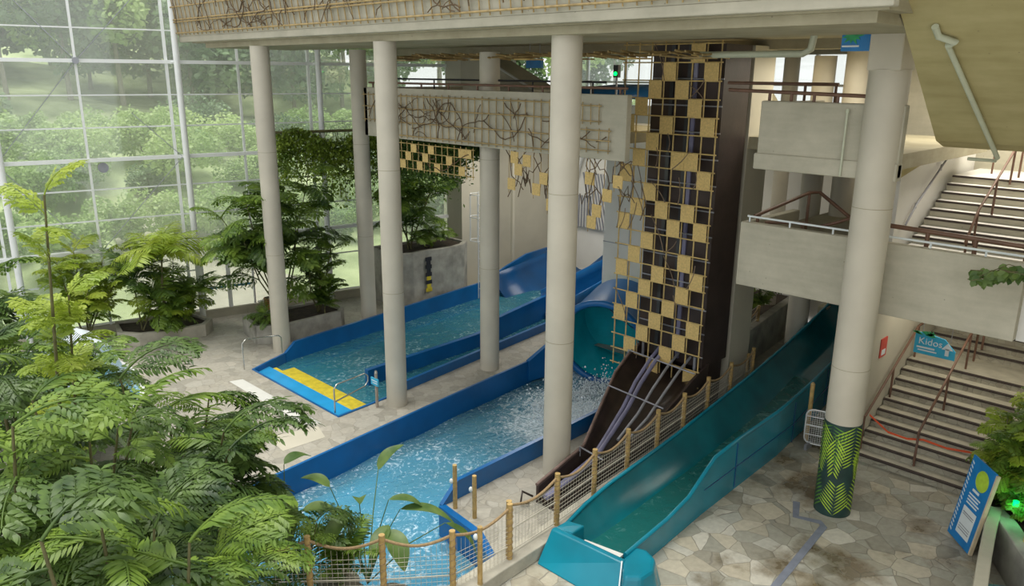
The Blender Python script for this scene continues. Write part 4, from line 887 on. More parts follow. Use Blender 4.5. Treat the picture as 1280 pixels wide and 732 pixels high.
# ------------------------------------------------------------ small upper level things
t = thing('signal_lamp', 'small green signal lamp on a post behind the balcony', 'lamp', (17.5, 14.2, 7.05))
part(MB().cyl(17.5, 13.55, 7.05, 8.5, .03, 8), 'post', greym, t); mb = MB(); mb.box((17.44, 13.47, 8.42), (17.56, 13.63, 8.75)); part(mb, 'housing', signblack, t)
part(MB().tube([(17.44, 13.55, 8.52), (17.42, 13.55, 8.52)], .05, 12), 'lens', green_lamp, t)
t = thing('slide_entrance', 'dark blue slide entrance hood behind the balcony, beside the thick column', 'slide', (20, 17, 7.05))
mb = trough(MB(), [(19.6, 17.6, 7.0), (20.2, 16.9, 7.2), (21.0, 16.2, 7.3), (22.0, 15.4, 7.3)], .7, .45, 12, a0=0, a1=PI); o = part(mb, 'hood', blue_d, t); o.modifiers.new('s', 'SOLIDIFY').thickness = .05
part(MB().tube([(18.9, 16.8, 7.1), (18.9, 16.8, 8.3), (18.9, 15.6, 8.3), (18.9, 15.6, 7.1)], .025, 8), 'gate_frame', greym, t)
t = thing('stair_flight', 'pale raking stair slab rising behind the balcony towards the glazing', 'stairs', (19, 21, 7))
part(MB().ext([(19.2, 20.9, 7.9), (19.2, 18.6, 7.05), (19.2, 18.3, 7.05), (19.2, 18.3, 8.0), (19.2, 20.9, 9.1)], (1.2, 0, 0)), 'stringer', concrete, t)
part(MB().tube([(19.2, 20.9, 9.1), (19.2, 18.3, 8.0)], .04, 8), 'edge_trim', white_m, t)
t = thing('sign_box', 'small dark blue sign box hanging under the ceiling behind the balcony', 'sign', (17, 16, 8.9))
mb = MB(); mb.box((17, 15.9, 8.66), (17.1, 16.5, 8.92)); part(mb, 'box', signblue, t)
for y in (16.0, 16.4): part(MB().tube([(17.05, y, 8.9), (17.05, y, 9.35)], .01, 5), 'hanger', greym, t)
t = thing('diagonal_brace', 'grey raking concrete slab on the upper level right of the tower', 'stairs', (20, 10.6, 7))
part(MB().ext([(20.6, 11.4, 8.9), (20.6, 10.2, 7.3), (20.6, 9.9, 7.05), (20.6, 10.4, 7.05), (20.6, 11.7, 8.7)], (.4, 0, 0)), 'slab', concrete_d, t)
t = thing('ceiling_pipe', 'white pipe bending under the ceiling right of the tower', 'pipe', (15.6, 8, 9))
part(MB().tube([(15.3, 9.6, 8.92), (15.3, 7.3, 8.92), (15.3, 7.15, 9.0), (15.3, 7.1, 9.3)], .07, 10), 'pipe', pipe_m, t)
t = thing('drain_pipe', 'pale green drain pipe running down the sloping soffit', 'pipe', (13, 4, 9))
zs = lambda x: lerp(7.42, 9.85, (15.2-x)/4.0)-.07
part(MB().tube([(x, lerp(3.72, 3.95, (15.2-x)/4), zs(x)) for x in (15.5, 14.5, 13.5, 12.6)], .04, 10), 'pipe', pipe_m, t)
part(MB().tube([(12.6, 3.87, zs(12.6)), (12.5, 3.75, zs(12.5)-.02), (12.4, 3.95, zs(12.4)), (12.2, 3.95, zs(12.2))], .05, 10), 'elbow', pipe_m, t)
part(MB().tube([(15.5, 3.72, zs(15.5)), (15.62, 3.75, zs(15.6)), (15.65, 4.2, zs(15.6))], .03, 8), 'branch', pipe_m, t)
t = thing('wall_pipe', 'thin white drop pipe on the short concrete balcony', 'pipe', (14.5, 5.95, 7))
part(MB().tube([(14.54, 5.98, 7.9), (14.54, 5.98, 6.72)], .02, 8), 'pipe', pipe_m, t)
part(MB().tube([(14.54, 5.98, 7.86), (14.54, 5.98, 7.93)], .032, 8), 'pipe_cap', pipe_m, t)
# slanted ribbed panel, ladder cage
t = thing('ribbed_panel', 'slanted white ribbed panel on the wall behind the blue lanes', 'wall panel', (26, 20, 2))
mb = MB(); mb.ext([(26.3, 23.0, 2.0), (26.3, 19.3, 2.0), (26.3, 19.3, 4.4), (26.3, 22.0, 4.4)], (.12, 0, 0)); part(mb, 'panel', white_w, t)
for k in range(22):
    y = 22.8-k*.16; mb = MB(); mb.ext([(26.24, y, 2.0), (26.24, y-.06, 2.0), (26.24, y-.06+.6, 4.4) if y+.6 < 23.0-(2.4*.42) else (26.24, y-.06, 3.4), (26.24, y+.6, 4.4) if y+.6 < 23.0-(2.4*.42) else (26.24, y, 3.4)], (.05, 0, 0)); part(mb, 'rib', greym, t)
mb = MB(); mb.ext([(26.2, 23.2, 2.0), (26.2, 23.05, 2.0), (26.2, 21.9, 5.3), (26.2, 22.05, 5.3)], (.12, 0, 0)); part(mb, 'raking_edge', white_m, t)
t = thing('caged_ladder', 'white caged ladder above the tall curved planter', 'ladder', (19.9, 21.6, 2))
for y in (21.3, 21.75): part(MB().tube([(19.9, y, .0), (19.9, y, 4.2)], .022, 8), 'side_rail', white_m, t)
for k in range(12): part(MB().tube([(19.9, 21.3, .4+k*.3), (19.9, 21.75, .4+k*.3)], .014, 6), 'rung', white_m, t)
for z in (2.4, 3.3, 4.15):
    part(MB().tube([(19.9, 21.75, z), (19.6, 21.85, z), (19.35, 21.6, z), (19.4, 21.25, z), (19.9, 21.3, z)], .018, 6), 'cage_hoop', white_m, t)
for p in ((19.35, 21.62), (19.4, 21.25), (19.6, 21.85)): part(MB().tube([(p[0], p[1], 2.4), (p[0], p[1], 4.15)], .012, 6), 'cage_bar', white_m, t)

# ------------------------------------------------------------ planters
def planter(label, poly, h, m, t_=.18):
    t = thing('stone_planter', label, 'planter', (poly[0][0], poly[0][1], 0))
    part(MB().wall(poly+[poly[0]], t_, 0, h), 'planter_wall', m, t, .01)
    part(MB().prism(poly, .0, h-.08), 'soil', soil, t); return t
planter('low grey stone planter holding the tall feathery shrub by the first column', [(11.1, 22.75), (11.75, 22.25), (13.9, 22.3), (14.2, 22.6), (14.1, 23.9), (11.3, 24.0)], .62, stone)
planter('low curved planter with palms in front of the glazed doors', [(10.6, 25.1), (10.2, 24.7), (9.3, 24.75), (8.3, 25.1), (7.9, 25.7), (8.2, 26.9), (10.4, 26.2)], .42, curbm)
planter('tall curved grey planter wall topped with foliage behind the blue lane', [(16.9, 23.2), (17.0, 22.85), (17.4, 22.7), (18.0, 22.75), (18.6, 22.6), (19.2, 22.6 - .05), (19.8, 22.65), (20.3, 23.0), (20.3, 24.2), (16.9, 24.6)], 2.05, stone, .2)
mb = MB(); t = thing('depth_gauge', 'black and yellow stepped marker strip on the tall curved planter', 'marker', (18.0, 22.6, .3))
for k in range(9):
    mb = MB(); z = .45+k*.15; ww = .09 if k % 2 else .14; mb.box((18.1-ww, 22.57, z), (18.1+ww, 22.6, z+.15)); part(mb, 'step_mark', yellow if k in (0, 1, 3) else signblack, t)

# planting bed wall behind teal slide
mb = MB(); mb.wall([(18.95, 10.55), (20.8, 10.85), (23.2, 11.15), (26.4, 11.5)], .28, 0, [1.05, 1.1, 1.2, 1.3]); struct(mb.build('wall_bed', stone, None, .02))
mb = MB(); mb.prism([(19.0, 10.7), (26.4, 11.6), (26.4, 13.4), (19.0, 12.9)], 0, .8); struct(mb.build('floor', soil))
mb = MB(); mb.wall([(23.6, 9.75), (26.4, 10.0)], .3, 0, 1.5); mb.box((24.4, 9.4, 0), (24.7, 9.9, 2.0)); struct(mb.build('wall_bed', concrete_d, None, .03))
net_fence('rope fence on the planting bed wall behind the tower', [(19.0, 10.6, 1.05), (20.4, 10.8, 1.08), (21.8, 10.98, 1.15)], h=.5)
t = thing('round_tube', 'dark blue slide tube crossing under the lower walkway', 'slide', (24, 8.2, 2.5))
part(MB().tube([(23.8, 8.9, 2.1), (24.6, 8.5, 2.5), (25.6, 7.9, 3.0)], .75, 24, cap=False), 'tube_shell', blue_d, t)
part(MB().tube([(23.8, 8.9, 2.1), (23.81, 8.895, 2.105)], .72, 24), 'mouth_shade', signblack, t)  # black disc painted in for the dark inside of the tube
part(MB().tube([(24.8, 8.4, 2.0), (24.8, 8.4, 0)], .08, 8), 'support', greym, t)

# ------------------------------------------------------------ far left pool
t = thing('plunge_pool', 'small turquoise pool glimpsed through the leaves at far left', 'pool', (5.6, 23.4, 0))
part(MB().prism(P3, -1.0, -.85), 'pool_floor', mat('turquoise_floor', (.12, .62, .68), .5, .15, 1), t)
part(MB().wall(P3+[P3[0]], .12, -1.0, .04), 'rim', white_m, t)
part(MB().prism([(lerp(x, 5.6, .02), lerp(y, 23.4, .02)) for x, y in P3], -.16, -.15), 'water', water2, t)
t = thing('spray_arch', 'white curved water spray falling into the turquoise pool', 'fountain', (6.5, 23.5, 0))
for k in range(16):
    y = 22.4+k*.12; part(MB().tube([(5.4, y, .0), (5.6, y, .9), (6.1, y, 1.35), (6.6, y, 1.1), (6.9, y, .3), (6.95, y, -.1)], .018, 5), 'jet', foam_m, t)
part(MB().tube([(5.4, 22.3, 0), (5.4, 24.4, 0)], .07, 8), 'manifold', steel, t)

# ------------------------------------------------------------ foliage meshes
def leaf_quad(mb, p, d, n, L_, w_, droop=.15):
    d = d.normalized(); s = d.cross(n); 
    if s.length < 1e-4: s = d.cross(Vector((1, 0, 0)))
    s.normalize(); n = s.cross(d)
    m1 = p+d*L_*.35-n*droop*L_*.1; m2 = p+d*L_*.7-n*droop*L_*.45; e = p+d*L_-n*droop*L_
    mb.add([p, m1+s*w_*.5, m2+s*w_*.42, e, m2-s*w_*.42, m1-s*w_*.5], [(0, 1, 5), (1, 2, 4, 5), (2, 3, 4)], True)
def frond_mesh(name, L_, rng, pairs=22, leaf=.2, lw=.05, bip=False, droop=.5, mleaf=None, ang=1.0, sec=.4, M=9):
    """frond along +X, arching up then down"""
    mb = MB(); P_ = []; N = 14
    for i in range(N+1):
        f = i/N; P_.append(Vector((L_*f*(1-.12*f), .03*math.sin(f*5), L_*(.32*f-droop*f*f))))
    mb.tube(P_, .012, 5, rs=[.014*(1-.8*i/N)+.002 for i in range(N+1)])
    for k in range(pairs):
        f = .12+.86*k/(pairs-1); i = min(N-1, int(f*N)); p = P_[i].lerp(P_[i+1], f*N-i); d = (P_[i+1]-P_[i]).normalized()
        side = Vector((0, 1, 0)); upv = d.cross(side)*-1
        if upv.z < 0: upv = -upv
        ln = leaf*(math.sin(PI*min(1, .25+.72*f)))**.6
        for sg in (1, -1):
            dd = d*math.cos(ang)+side*sg*math.sin(ang)+upv*rng.uniform(-.25, .15)
            if not bip: leaf_quad(mb, p, dd, upv, ln*rng.uniform(.85, 1.1), lw*rng.uniform(.8, 1.2), rng.uniform(.15, .5))
            else:
                l2 = sec*(math.sin(PI*min(1, .3+.66*f)))**.6*rng.uniform(.8, 1.1); dq = rng.uniform(.12, .45)
                mb.tube([p, p+dd.normalized()*l2*.5, p+dd.normalized()*l2-upv*l2*dq], .0035, 3, cap=False)
                for j in range(1, M+1):
                    g = j/M; pp = p+dd.normalized()*l2*g-upv*l2*dq*g*g
                    perp = dd.cross(upv).normalized()
                    for s2 in (1, -1):
                        leaf_quad(mb, pp, dd.normalized()*.75+perp*s2*.8+upv*rng.uniform(-.3, .2), upv, leaf*rng.uniform(.75, 1.1), lw*rng.uniform(.8, 1.2), .3)
    me = bpy.data.meshes.new(name); me.from_pydata([tuple(v) for v in mb.v], [], mb.f); me.polygons.foreach_set('use_smooth', mb.sm)
    me.materials.append(mleaf); me.update(); return me
rng = random.Random(77)
FR = {'big': [frond_mesh('frond', 1.0, rng, 9, .135, .034, True, .45, m_, .95, .42, 8) for m_ in (leafA, leafB, leafB)]+[frond_mesh('frond', 1.0, rng, 8, .16, .042, True, .6, leafB, .85, .38, 7), frond_mesh('frond', 1.0, rng, 22, .26, .045, False, .6, leafA, .9)],
      'yel': [frond_mesh('frond', 1.0, rng, 9, .12, .045, True, .45, leafY, 1.0, .30, 6) for _ in range(2)],
      'pin': [frond_mesh('frond', 1.0, rng, 24, .3, .030, False, .55, leafA), frond_mesh('frond', 1.0, rng, 26, .28, .032, False, .5, leafB)],
      'pinY': [frond_mesh('frond', 1.0, rng, 30, .34, .028, False, .75, leafY)],
      'mix': [frond_mesh('frond', 1.0, rng, 9, .105, .046, True, .6, leafA, 1.0, .36, 7), frond_mesh('frond', 1.0, rng, 9, .11, .045, True, .5, leafY, 1.0, .34, 7), frond_mesh('frond', 1.0, rng, 26, .32, .03, False, .7, leafA)],
      'mid': [frond_mesh('frond', 1.0, rng, 8, .11, .042, True, .6, leafB, 1.0, .38, 7), frond_mesh('frond', 1.0, rng, 8, .12, .04, True, .5, leafA, .9, .40, 6), frond_mesh('frond', 1.0, rng, 9, .105, .046, True, .5, leafA, 1.0, .36, 7)]}
def place_frond(t, kind, base, az, el, size, rng, rollv=None):
    me = rng.choice(FR[kind]); o = bpy.data.objects.new('frond', me); C.objects.link(o); o.parent = t
    o.location = Vector(base)-t.location; o.scale = (size,)*3
    M = Matrix.Rotation(az, 3, 'Z') @ Matrix.Rotation(-el, 3, 'Y') @ Matrix.Rotation(rollv if rollv is not None else rng.uniform(-.4, .4), 3, 'X')
    o.rotation_euler = M.to_euler(); return o
def frond_plant(name, label, base, stems, kind, nf, size, seed, cat='plant', el=(0.1, .9), group=None, spread=.35, stemr=.03, sm=None):
    """stems: list of tip points; fronds spring along the upper half of each stem"""
    t = thing(name, label, cat, base, group); rng = random.Random(seed); b = Vector(base)
    for tip in stems:
        tip = Vector(tip); mid = b.lerp(tip, .5)+Vector((rng.uniform(-.15, .15), rng.uniform(-.15, .15), 0))
        st = b+Vector((rng.uniform(-.12, .12), rng.uniform(-.12, .12), 0))
        pts = [st, st.lerp(mid, .5), mid, mid.lerp(tip, .5), tip]
        part(MB().tube(pts, stemr, 8, rs=[stemr, stemr*.9, stemr*.75, stemr*.6, stemr*.35]), 'stem', sm or bark, t)
        for k in range(nf):
            f = 1-(k/nf)*spread*2*rng.uniform(.7, 1); f = max(.15, f)
            p = mid.lerp(tip, (f-.5)*2) if f > .5 else st.lerp(mid, f*2)
            place_frond(t, kind, p, k*2.4+rng.uniform(-.4, .4), rng.uniform(*el), size*rng.uniform(.75, 1.15), rng)
    return t
# foreground trees, bottom left of the view
frond_plant('feather_leaf_tree', 'tall leafy tree with one slender shoot rising highest at far left', (2.9, 12.6, 0), [(2.62, 10.6, 7.05), (2.9, 11.3, 5.6)], 'yel', 16, .62, 1, 'tree', el=(.2, 1.2), spread=.3, stemr=.035)
frond_plant('leafy_shrub', 'broad mixed shrub between the plunge pool and the feathery trees', (4.6, 18.6, 0), [(4.4, 18.4, 2.4), (5.2, 18.8, 2.2), (3.9, 18.9, 2.8), (4.8, 17.8, 1.9), (3.6, 18.0, 2.6)], 'mid', 13, 1.2, 71, 'shrub', el=(-.1, .9), spread=.45)
frond_plant('leafy_tree', 'green tree left of the plunge pool rising to the second glazing bar', (3.0, 20.6, 0), [(2.8, 20.4, 4.2), (3.5, 20.9, 3.7), (2.2, 20.2, 4.4), (3.1, 19.9, 3.2)], 'mid', 14, 1.35, 72, 'tree', el=(-.1, .9), spread=.42)
FG = [((2.4, 10.6), [(2.1, 10.4, 4.6), (2.9, 10.0, 4.1), (2.4, 9.4, 4.3), (3.3, 10.6, 4.0)], 'big', 12, 1.15, 'dense feathery tree filling the lower left, nearest the slender shoot'),
      ((2.0, 7.4), [(1.9, 7.5, 4.3), (2.6, 7.2, 3.9), (1.3, 7.0, 4.6), (2.6, 8.2, 3.6), (1.4, 8.0, 3.9)], 'big', 12, 1.05, 'dense feathery tree nearest the camera at bottom left'),
      ((4.3, 12.0), [(4.1, 11.6, 3.5), (5.0, 12.2, 3.2), (3.6, 12.0, 4.0), (4.6, 10.8, 3.2), (4.9, 11.4, 2.6), (4.4, 10.2, 3.2)], 'big', 9, 1.3, 'feathery tree whose arching fronds reach the deck beside the splash pool'),
      ((2.6, 14.4), [(2.6, 14.0, 3.9), (3.1, 14.9, 3.3), (1.9, 13.6, 4.2), (2.2, 13.0, 4.6)], 'big', 10, 1.15, 'darker feathery tree in front of the turquoise pool'),
      ((1.3, 9.6), [(1.2, 9.4, 4.4), (1.6, 9.0, 4.9), (.9, 8.8, 4.2)], 'mid', 11, 1.1, 'dark leafy tree at the left edge below the glazing'),
      ((3.4, 8.6), [(3.3, 8.7, 2.9), (3.8, 9.4, 2.5), (3.1, 8.0, 3.0), (3.9, 9.0, 1.9)], 'big', 10, 1.05, 'feathery bush at bottom centre-left beside the net fence')]
for i, (b, tips, kd, nf, sz, lab) in enumerate(FG):
    frond_plant('feather_leaf_tree', lab, (b[0], b[1], 0), tips, kd, nf, sz, 10+i, 'tree', el=(-.15, .7), spread=.42, stemr=.04)
# plants by the glazing
frond_plant('palm', 'yellow green palm with drooping fronds in the curved planter by the doors', (9.3, 25.3, .34), [(9.3, 25.2, 2.9)], 'pinY', 18, 1.8, 31, 'palm', el=(.3, 1.1), spread=.06, stemr=.06)
frond_plant('palm', 'green palm low at the right of the curved planter by the doors', (10.1, 25.3, .34), [(10.2, 25.2, 1.5)], 'pin', 14, 1.3, 32, 'palm', el=(.1, .9), spread=.1)
frond_plant('palm', 'dark green palm at the left of the curved planter by the doors', (8.5, 25.7, .34), [(8.5, 25.6, 2.2), (8.9, 25.4, 1.5)], 'pin', 10, 1.5, 33, 'palm', el=(.2, 1.0), spread=.1)
frond_plant('leafy_shrub', 'bushy green shrub filling the middle of the curved planter', (9.5, 25.8, .34), [(9.2, 25.9, 2.4), (9.9, 25.9, 2.5), (9.6, 25.4, 1.6), (8.9, 25.2, 1.4), (10.0, 25.2, 1.5), (9.3, 24.95, .95)], 'mix', 11, .95, 34, 'shrub', el=(0, 1), spread=.45)
frond_plant('leafy_shrub', 'yellow leaved shrub between glazing and the plunge pool', (7.3, 26.9, 0), [(7.2, 26.8, 3.0), (7.9, 26.5, 2.6), (6.7, 26.9, 2.7), (8.1, 26.0, 2.0), (7.2, 26.0, 1.8)], 'yel', 15, .95, 35, 'shrub', el=(0, 1.1), spread=.4)
frond_plant('feathery_tree', 'large feathery shrub spreading round the first column from the low planter', (12.3, 23.2, .54), [(11.1, 22.9, 4.9), (10.6, 23.5, 4.1), (12.2, 23.4, 4.9), (12.9, 22.9, 4.2), (11.4, 23.9, 3.6), (13.7, 23.4, 5.2), (10.9, 22.7, 3.4), (11.9, 22.9, 4.3)], 'mid', 11, 1.35, 36, 'tree', el=(-.1, .8), spread=.36)
frond_plant('leafy_shrub', 'dark upright shrub at the right end of the low planter', (13.5, 23.0, .54), [(13.5, 22.9, 2.6), (13.9, 23.1, 3.3), (13.1, 22.7, 2.0), (14.3, 23.1, 2.9), (13.8, 22.8, 1.5)], 'mid', 9, .85, 37, 'shrub', el=(-.1, .9), spread=.45)
frond_plant('fern', 'trailing strap leaved fern at the left end of the low planter', (11.5, 22.75, .54), [(11.45, 22.7, .95)], 'pin', 16, .75, 38, 'fern', el=(-.4, .9), spread=.2)
frond_plant('fern', 'low strap leaved fern along the front of the low planter', (13.6, 22.6, .54), [(13.6, 22.6, .9)], 'pin', 14, .7, 39, 'fern', el=(-.1, 1.0), spread=.2)
frond_plant('leafy_tree', 'bright leafy tree on the tall curved planter under the woven squares', (18.0, 23.6, 1.97), [(17.6, 23.3, 4.6), (18.4, 23.6, 5.2), (19.0, 23.3, 4.4), (17.1, 23.7, 5.0)], 'mid', 11, 1.25, 40, 'tree', el=(-.1, .9), spread=.4)
frond_plant('leafy_shrub', 'low dark shrub spilling at the edge of the tall curved planter', (18.7, 23.2, 1.97), [(17.7, 23.1, 2.6), (18.6, 23.1, 2.7), (19.5, 23.3, 2.6)], 'mid', 9, .7, 41, 'shrub', el=(-.2, .8), spread=.4)
frond_plant('leafy_shrub', 'sparse shrub in the planting bed behind the teal slide', (23.0, 12.0, .8), [(23.2, 11.7, 1.9), (22.4, 11.9, 1.7), (24.2, 11.9, 2.6)], 'mid', 8, .8, 42, 'shrub', spread=.4)
frond_plant('leafy_shrub', 'dark shrub in the planting bed just right of the tower', (20.3, 11.8, .8), [(20.2, 11.6, 1.5), (21.0, 11.7, 1.6)], 'mid', 8, .8, 43, 'shrub', spread=.4)
# right hand bed
frond_plant('leafy_shrub', 'dense dark shrub behind the blue information board', (16.1, 2.75, .72), [(16.2, 2.95, 1.7), (16.0, 2.65, 1.9), (16.5, 3.0, 2.2), (16.4, 2.6, 2.4), (16.0, 2.35, 1.5), (16.8, 3.0, 1.8)], 'mix', 16, .66, 44, 'shrub', el=(-.3, 1.1), spread=.5)
frond_plant('leafy_shrub', 'bright green shrub beside the white stair wall above the information board', (17.5, 2.45, .72), [(17.6, 2.6, 2.6), (18.0, 2.5, 3.1), (17.2, 2.5, 2.2), (18.3, 2.5, 3.5), (17.0, 2.8, 1.9)], 'mix', 13, .75, 45, 'shrub', el=(-.2, 1.0), spread=.45)
frond_plant('leafy_shrub', 'low shrub at the foot of the green garden lamps', (15.75, 2.3, .72), [(15.7, 2.45, 1.0), (15.4, 2.0, 1.1)], 'mix', 14, .55, 46, 'shrub', spread=.5)
frond_plant('grass_tuft', 'wispy yellow shrub leaning over the right stair handrail', (19.0, 2.45, 2.2), [(19.0, 2.95, 2.9), (19.5, 2.85, 3.4)], 'yel', 10, .5, 47, 'shrub', spread=.5)

# hanging ivy over the walkway corner
def leaf_cloud(mb, n, fn, rng, L_=(.05, .1), wr=.6):
    for _ in range(n):
        p = fn(rng); d = Vector((rng.gauss(0, 1), rng.gauss(0, 1), rng.gauss(-.3, .8))).normalized(); nn = Vector((rng.gauss(0, .6), rng.gauss(0, .6), 1)).normalized()
        l_ = rng.uniform(*L_); leaf_quad(mb, Vector(p), d, nn, l_, l_*wr, .2)
t = thing('ivy_sprig', 'broad leaved ivy sprig hanging over the right end of the walkway', 'plant', (14.6, 2.7, 5.4))
rng = random.Random(50)
for k in range(9):
    P_ = [Vector((14.55+rng.uniform(-.15, .2), 2.5, 5.45)), Vector((14.5+rng.uniform(-.15, .2), 2.95+rng.uniform(0, .2), 5.5+rng.uniform(-.1, .1))), Vector((14.45+rng.uniform(-.15, .2), 3.25+rng.uniform(-.1, .35), 5.32+rng.uniform(-.12, .1)))]
    s_mb = MB().tube(P_, .008, 5); part(s_mb, 'stem', bark, t)
    mb = MB()
    for j in range(16):
        f = rng.random(); p = P_[0].lerp(P_[1], f*2) if f < .5 else P_[1].lerp(P_[2], f*2-1)
        leaf_quad(mb, p, Vector((rng.gauss(-.3, .6), rng.gauss(.2, .7), -.7)), Vector((-1, rng.gauss(0, .4), .5)), rng.uniform(.12, .2), rng.uniform(.09, .14), .2)
    part(mb, 'leaf_cluster', leafC, t)
# green curtain on the glazing
rng = random.Random(51); mb = MB()
def fc(rng):
    s = rng.uniform(1.5, 8.4); z = 6.55-abs(rng.gauss(0, .9))-(.25*math.sin(s*2.1)+.2); return gp(s, max(3.7, z), -.55+rng.gauss(0, .16))
leaf_cloud(mb, 13000, fc, rng, (.08, .16)); t = thing('green_curtain', 'hanging curtain of climbing plants along the glazing behind the columns', 'climbing plant', gp(2.5, 6.5, -.5))
part(mb, 'foliage', leafmat('climber_leaf', (.10, .18, .02), (.40, .52, .08), 1.5), t)['kind'] = 'stuff'
mb = MB(); mb.tube([gp(1.5, 6.45, -.55), gp(8.4, 6.45, -.55)], .05, 8); part(mb, 'support_rail', bark, t)
mb = MB()
for k in range(40):
    s = 1.5+k*.17; P_ = [gp(s+rng.uniform(-.1, .1), 6.45-q*.35, -.55+rng.uniform(-.1, .1)) for q in range(rng.randint(4, 9))]; mb.tube(P_, .012, 4, cap=False)
part(mb, 'trailing_stem', bark, t)
mb = MB()
leaf_cloud(mb, 5000, lambda r: (15.1+r.gauss(0, .1), r.uniform(16.4, 19.6), 6.5-abs(r.gauss(0, .14))), rng, (.06, .12)); 
leaf_cloud(mb, 7000, lambda r: (16.6+r.gauss(0, .35), r.uniform(19.0, 22.2), 6.3-abs(r.gauss(0, .55))), rng, (.08, .15))
tag(mb.build('climbing_plant', leafB), 'dark climbing foliage massed behind the woven squares below the balcony', 'climbing plant', kind='stuff')

# broad leaves and boulders behind the left fence
def broad_leaf(mb, base, tip, w_, rng, curl=.25):
    base = Vector(base); tip = Vector(tip); d = tip-base; L_ = d.length; s = d.cross(Vector((0, 0, 1))).normalized(); n = s.cross(d).normalized(); N = 12; vs = []
    for i in range(N+1):
        f = i/N; c = base+d*f+n*(math.sin(PI*f)*L_*curl*.5); ww = w_*math.sin(PI*min(1, f**.75))**.75
        vs += [c+s*ww+n*ww*.35, c, c-s*ww+n*ww*.35]
    mb.add(vs, [(3*i+k, 3*i+k+1, 3*i+k+4, 3*i+k+3) for i in range(N) for k in range(2)], True)
def banana(label, base, leaves, seed):
    t = thing('broad_leaf_plant', label, 'plant', base); rng = random.Random(seed); b = Vector(base)
    for (a, tip, w_) in leaves:
        a = Vector(a); tip = Vector(tip); m_ = b.lerp(a, .55)+Vector((0, 0, .15))
        st = part(MB().tube([b, m_, a], .015, 6, rs=[.015, .011, .007]), 'leaf_stalk', mat('green_stalk', (.10, .17, .04), .6, .2, 4), t)
        mb = MB(); broad_leaf(mb, a, tip, w_, rng); part(mb, 'leaf_blade', leafC, t)
banana('broad leaved plant behind the fence with big leaves over the water', (6.9, 10.6, -.55), [((7.75, 11.35, 1.15), (8.35, 11.3, 1.5), .15), ((7.3, 10.4, 1.1), (7.8, 10.0, .9), .12), ((7.4, 10.2, .95), (8.2, 9.6, .55), .15), ((6.9, 9.9, .9), (6.8, 9.3, .4), .2), ((7.7, 9.3, .95), (8.15, 8.95, .1), .13), ((7.0, 10.0, .9), (6.4, 9.7, .5), .15), ((7.0, 10.9, 1.0), (6.7, 10.4, 1.25), .13), ((6.4, 10.4, 1.2), (5.9, 10.2, .8), .16), ((6.6, 11.2, 1.3), (6.3, 11.7, 1.4), .14)], 1)
banana('tall broad leaved plant beside the feathery bush at the left fence', (5.6, 11.2, -.55), [((5.6, 11.2, 1.7), (5.4, 10.6, .9), .24), ((5.9, 11.5, 1.9), (6.5, 11.6, 1.8), .14), ((5.2, 11.6, 1.8), (4.8, 12.1, 1.9), .14), ((5.9, 11.0, 1.2), (6.4, 10.6, 1.1), .16), ((5.2, 10.8, 1.3), (4.9, 10.3, .9), .16)], 2)
frond_plant('leafy_shrub', 'sparse trailing shrub tangled over the left end of the rope and net fence', (5.3, 10.9, -.4), [(5.2, 10.7, 1.6), (5.8, 10.3, 1.4), (4.8, 10.9, 1.9), (6.1, 10.5, 1.1)], 'mid', 7, .75, 63, 'shrub', el=(-.2, .9), spread=.4, stemr=.015)
frond_plant('grass_tuft', 'spiky green tuft among the boulders behind the fence', (6.3, 10.3, -.4), [(6.3, 10.3, .3)], 'pin', 16, .95, 60, 'plant', el=(.5, 1.4), spread=.1)
rng = random.Random(61)
for i, (x, y, r_, lab) in enumerate([(5.9, 10.05, .55, 'largest grey boulder behind the left net fence'), (6.7, 9.55, .42, 'grey boulder under the drooping broad leaf'), (5.2, 10.8, .45, 'grey boulder half hidden by the feathery bush'), (6.35, 10.7, .35, 'small boulder at the water edge behind the others')]):
    bm = bmesh.new(); bmesh.ops.create_icosphere(bm, subdivisions=4, radius=r_)
    ph = [Vector((rng.uniform(-3, 3), rng.uniform(-3, 3), rng.uniform(-3, 3))) for _ in range(6)]
    for v in bm.verts:
        nrm = v.co.normalized(); h = sum(math.sin(p_.dot(nrm)*2+k) for k, p_ in enumerate(ph))/6; v.co *= 1+.22*h; v.co.z *= .8
    me = bpy.data.meshes.new('boulder'); bm.to_mesh(me); bm.free(); me.materials.append(rock); o = bpy.data.objects.new('boulder', me); C.objects.link(o); o.location = (x, y, -.32); tag(o, lab, 'rock')

# ------------------------------------------------------------ outdoors
mb = MB(); vs = []; NX_, NY_ = 60, 40
def ter(x, d):
    return -.1+(0 if d < 2 else (d-2)*.22+ .6*math.sin(x*.21+d*.1)+.4*math.sin(d*.5+x*.13)*min(1, d/10))
for i in range(NX_+1):
    for j in range(NY_+1):
        s = -60+i*1.35; dd = .2+j*2.0 if j else .2; p = G0+GD*s+GN*dd; vs.append((p.x, p.y, ter(s, dd)))
mb.add(vs, [(i*(NY_+1)+j, (i+1)*(NY_+1)+j, (i+1)*(NY_+1)+j+1, i*(NY_+1)+j+1) for i in range(NX_) for j in range(NY_)], True)
struct(mb.build('ground', grass_m))
def bush_mesh(name, r, h, n, m, seed, lsize, stem=True):
    rng = random.Random(seed); mb = MB()
    blobs = [(Vector((rng.gauss(0, r*.4), rng.gauss(0, r*.4), h*rng.uniform(.35, .9))), r*rng.uniform(.35, .6)) for _ in range(9)]
    def fn(q):
        c, rr = q.choice(blobs); v = Vector((q.gauss(0, 1), q.gauss(0, 1), q.gauss(0, 1))).normalized()*rr*q.uniform(.75, 1.05); return c+v
    leaf_cloud(mb, n, fn, rng, (lsize*.6, lsize*1.2), .7)
    me = bpy.data.meshes.new(name); me.from_pydata([tuple(v) for v in mb.v], [], mb.f); me.materials.append(m); me.update(); return me
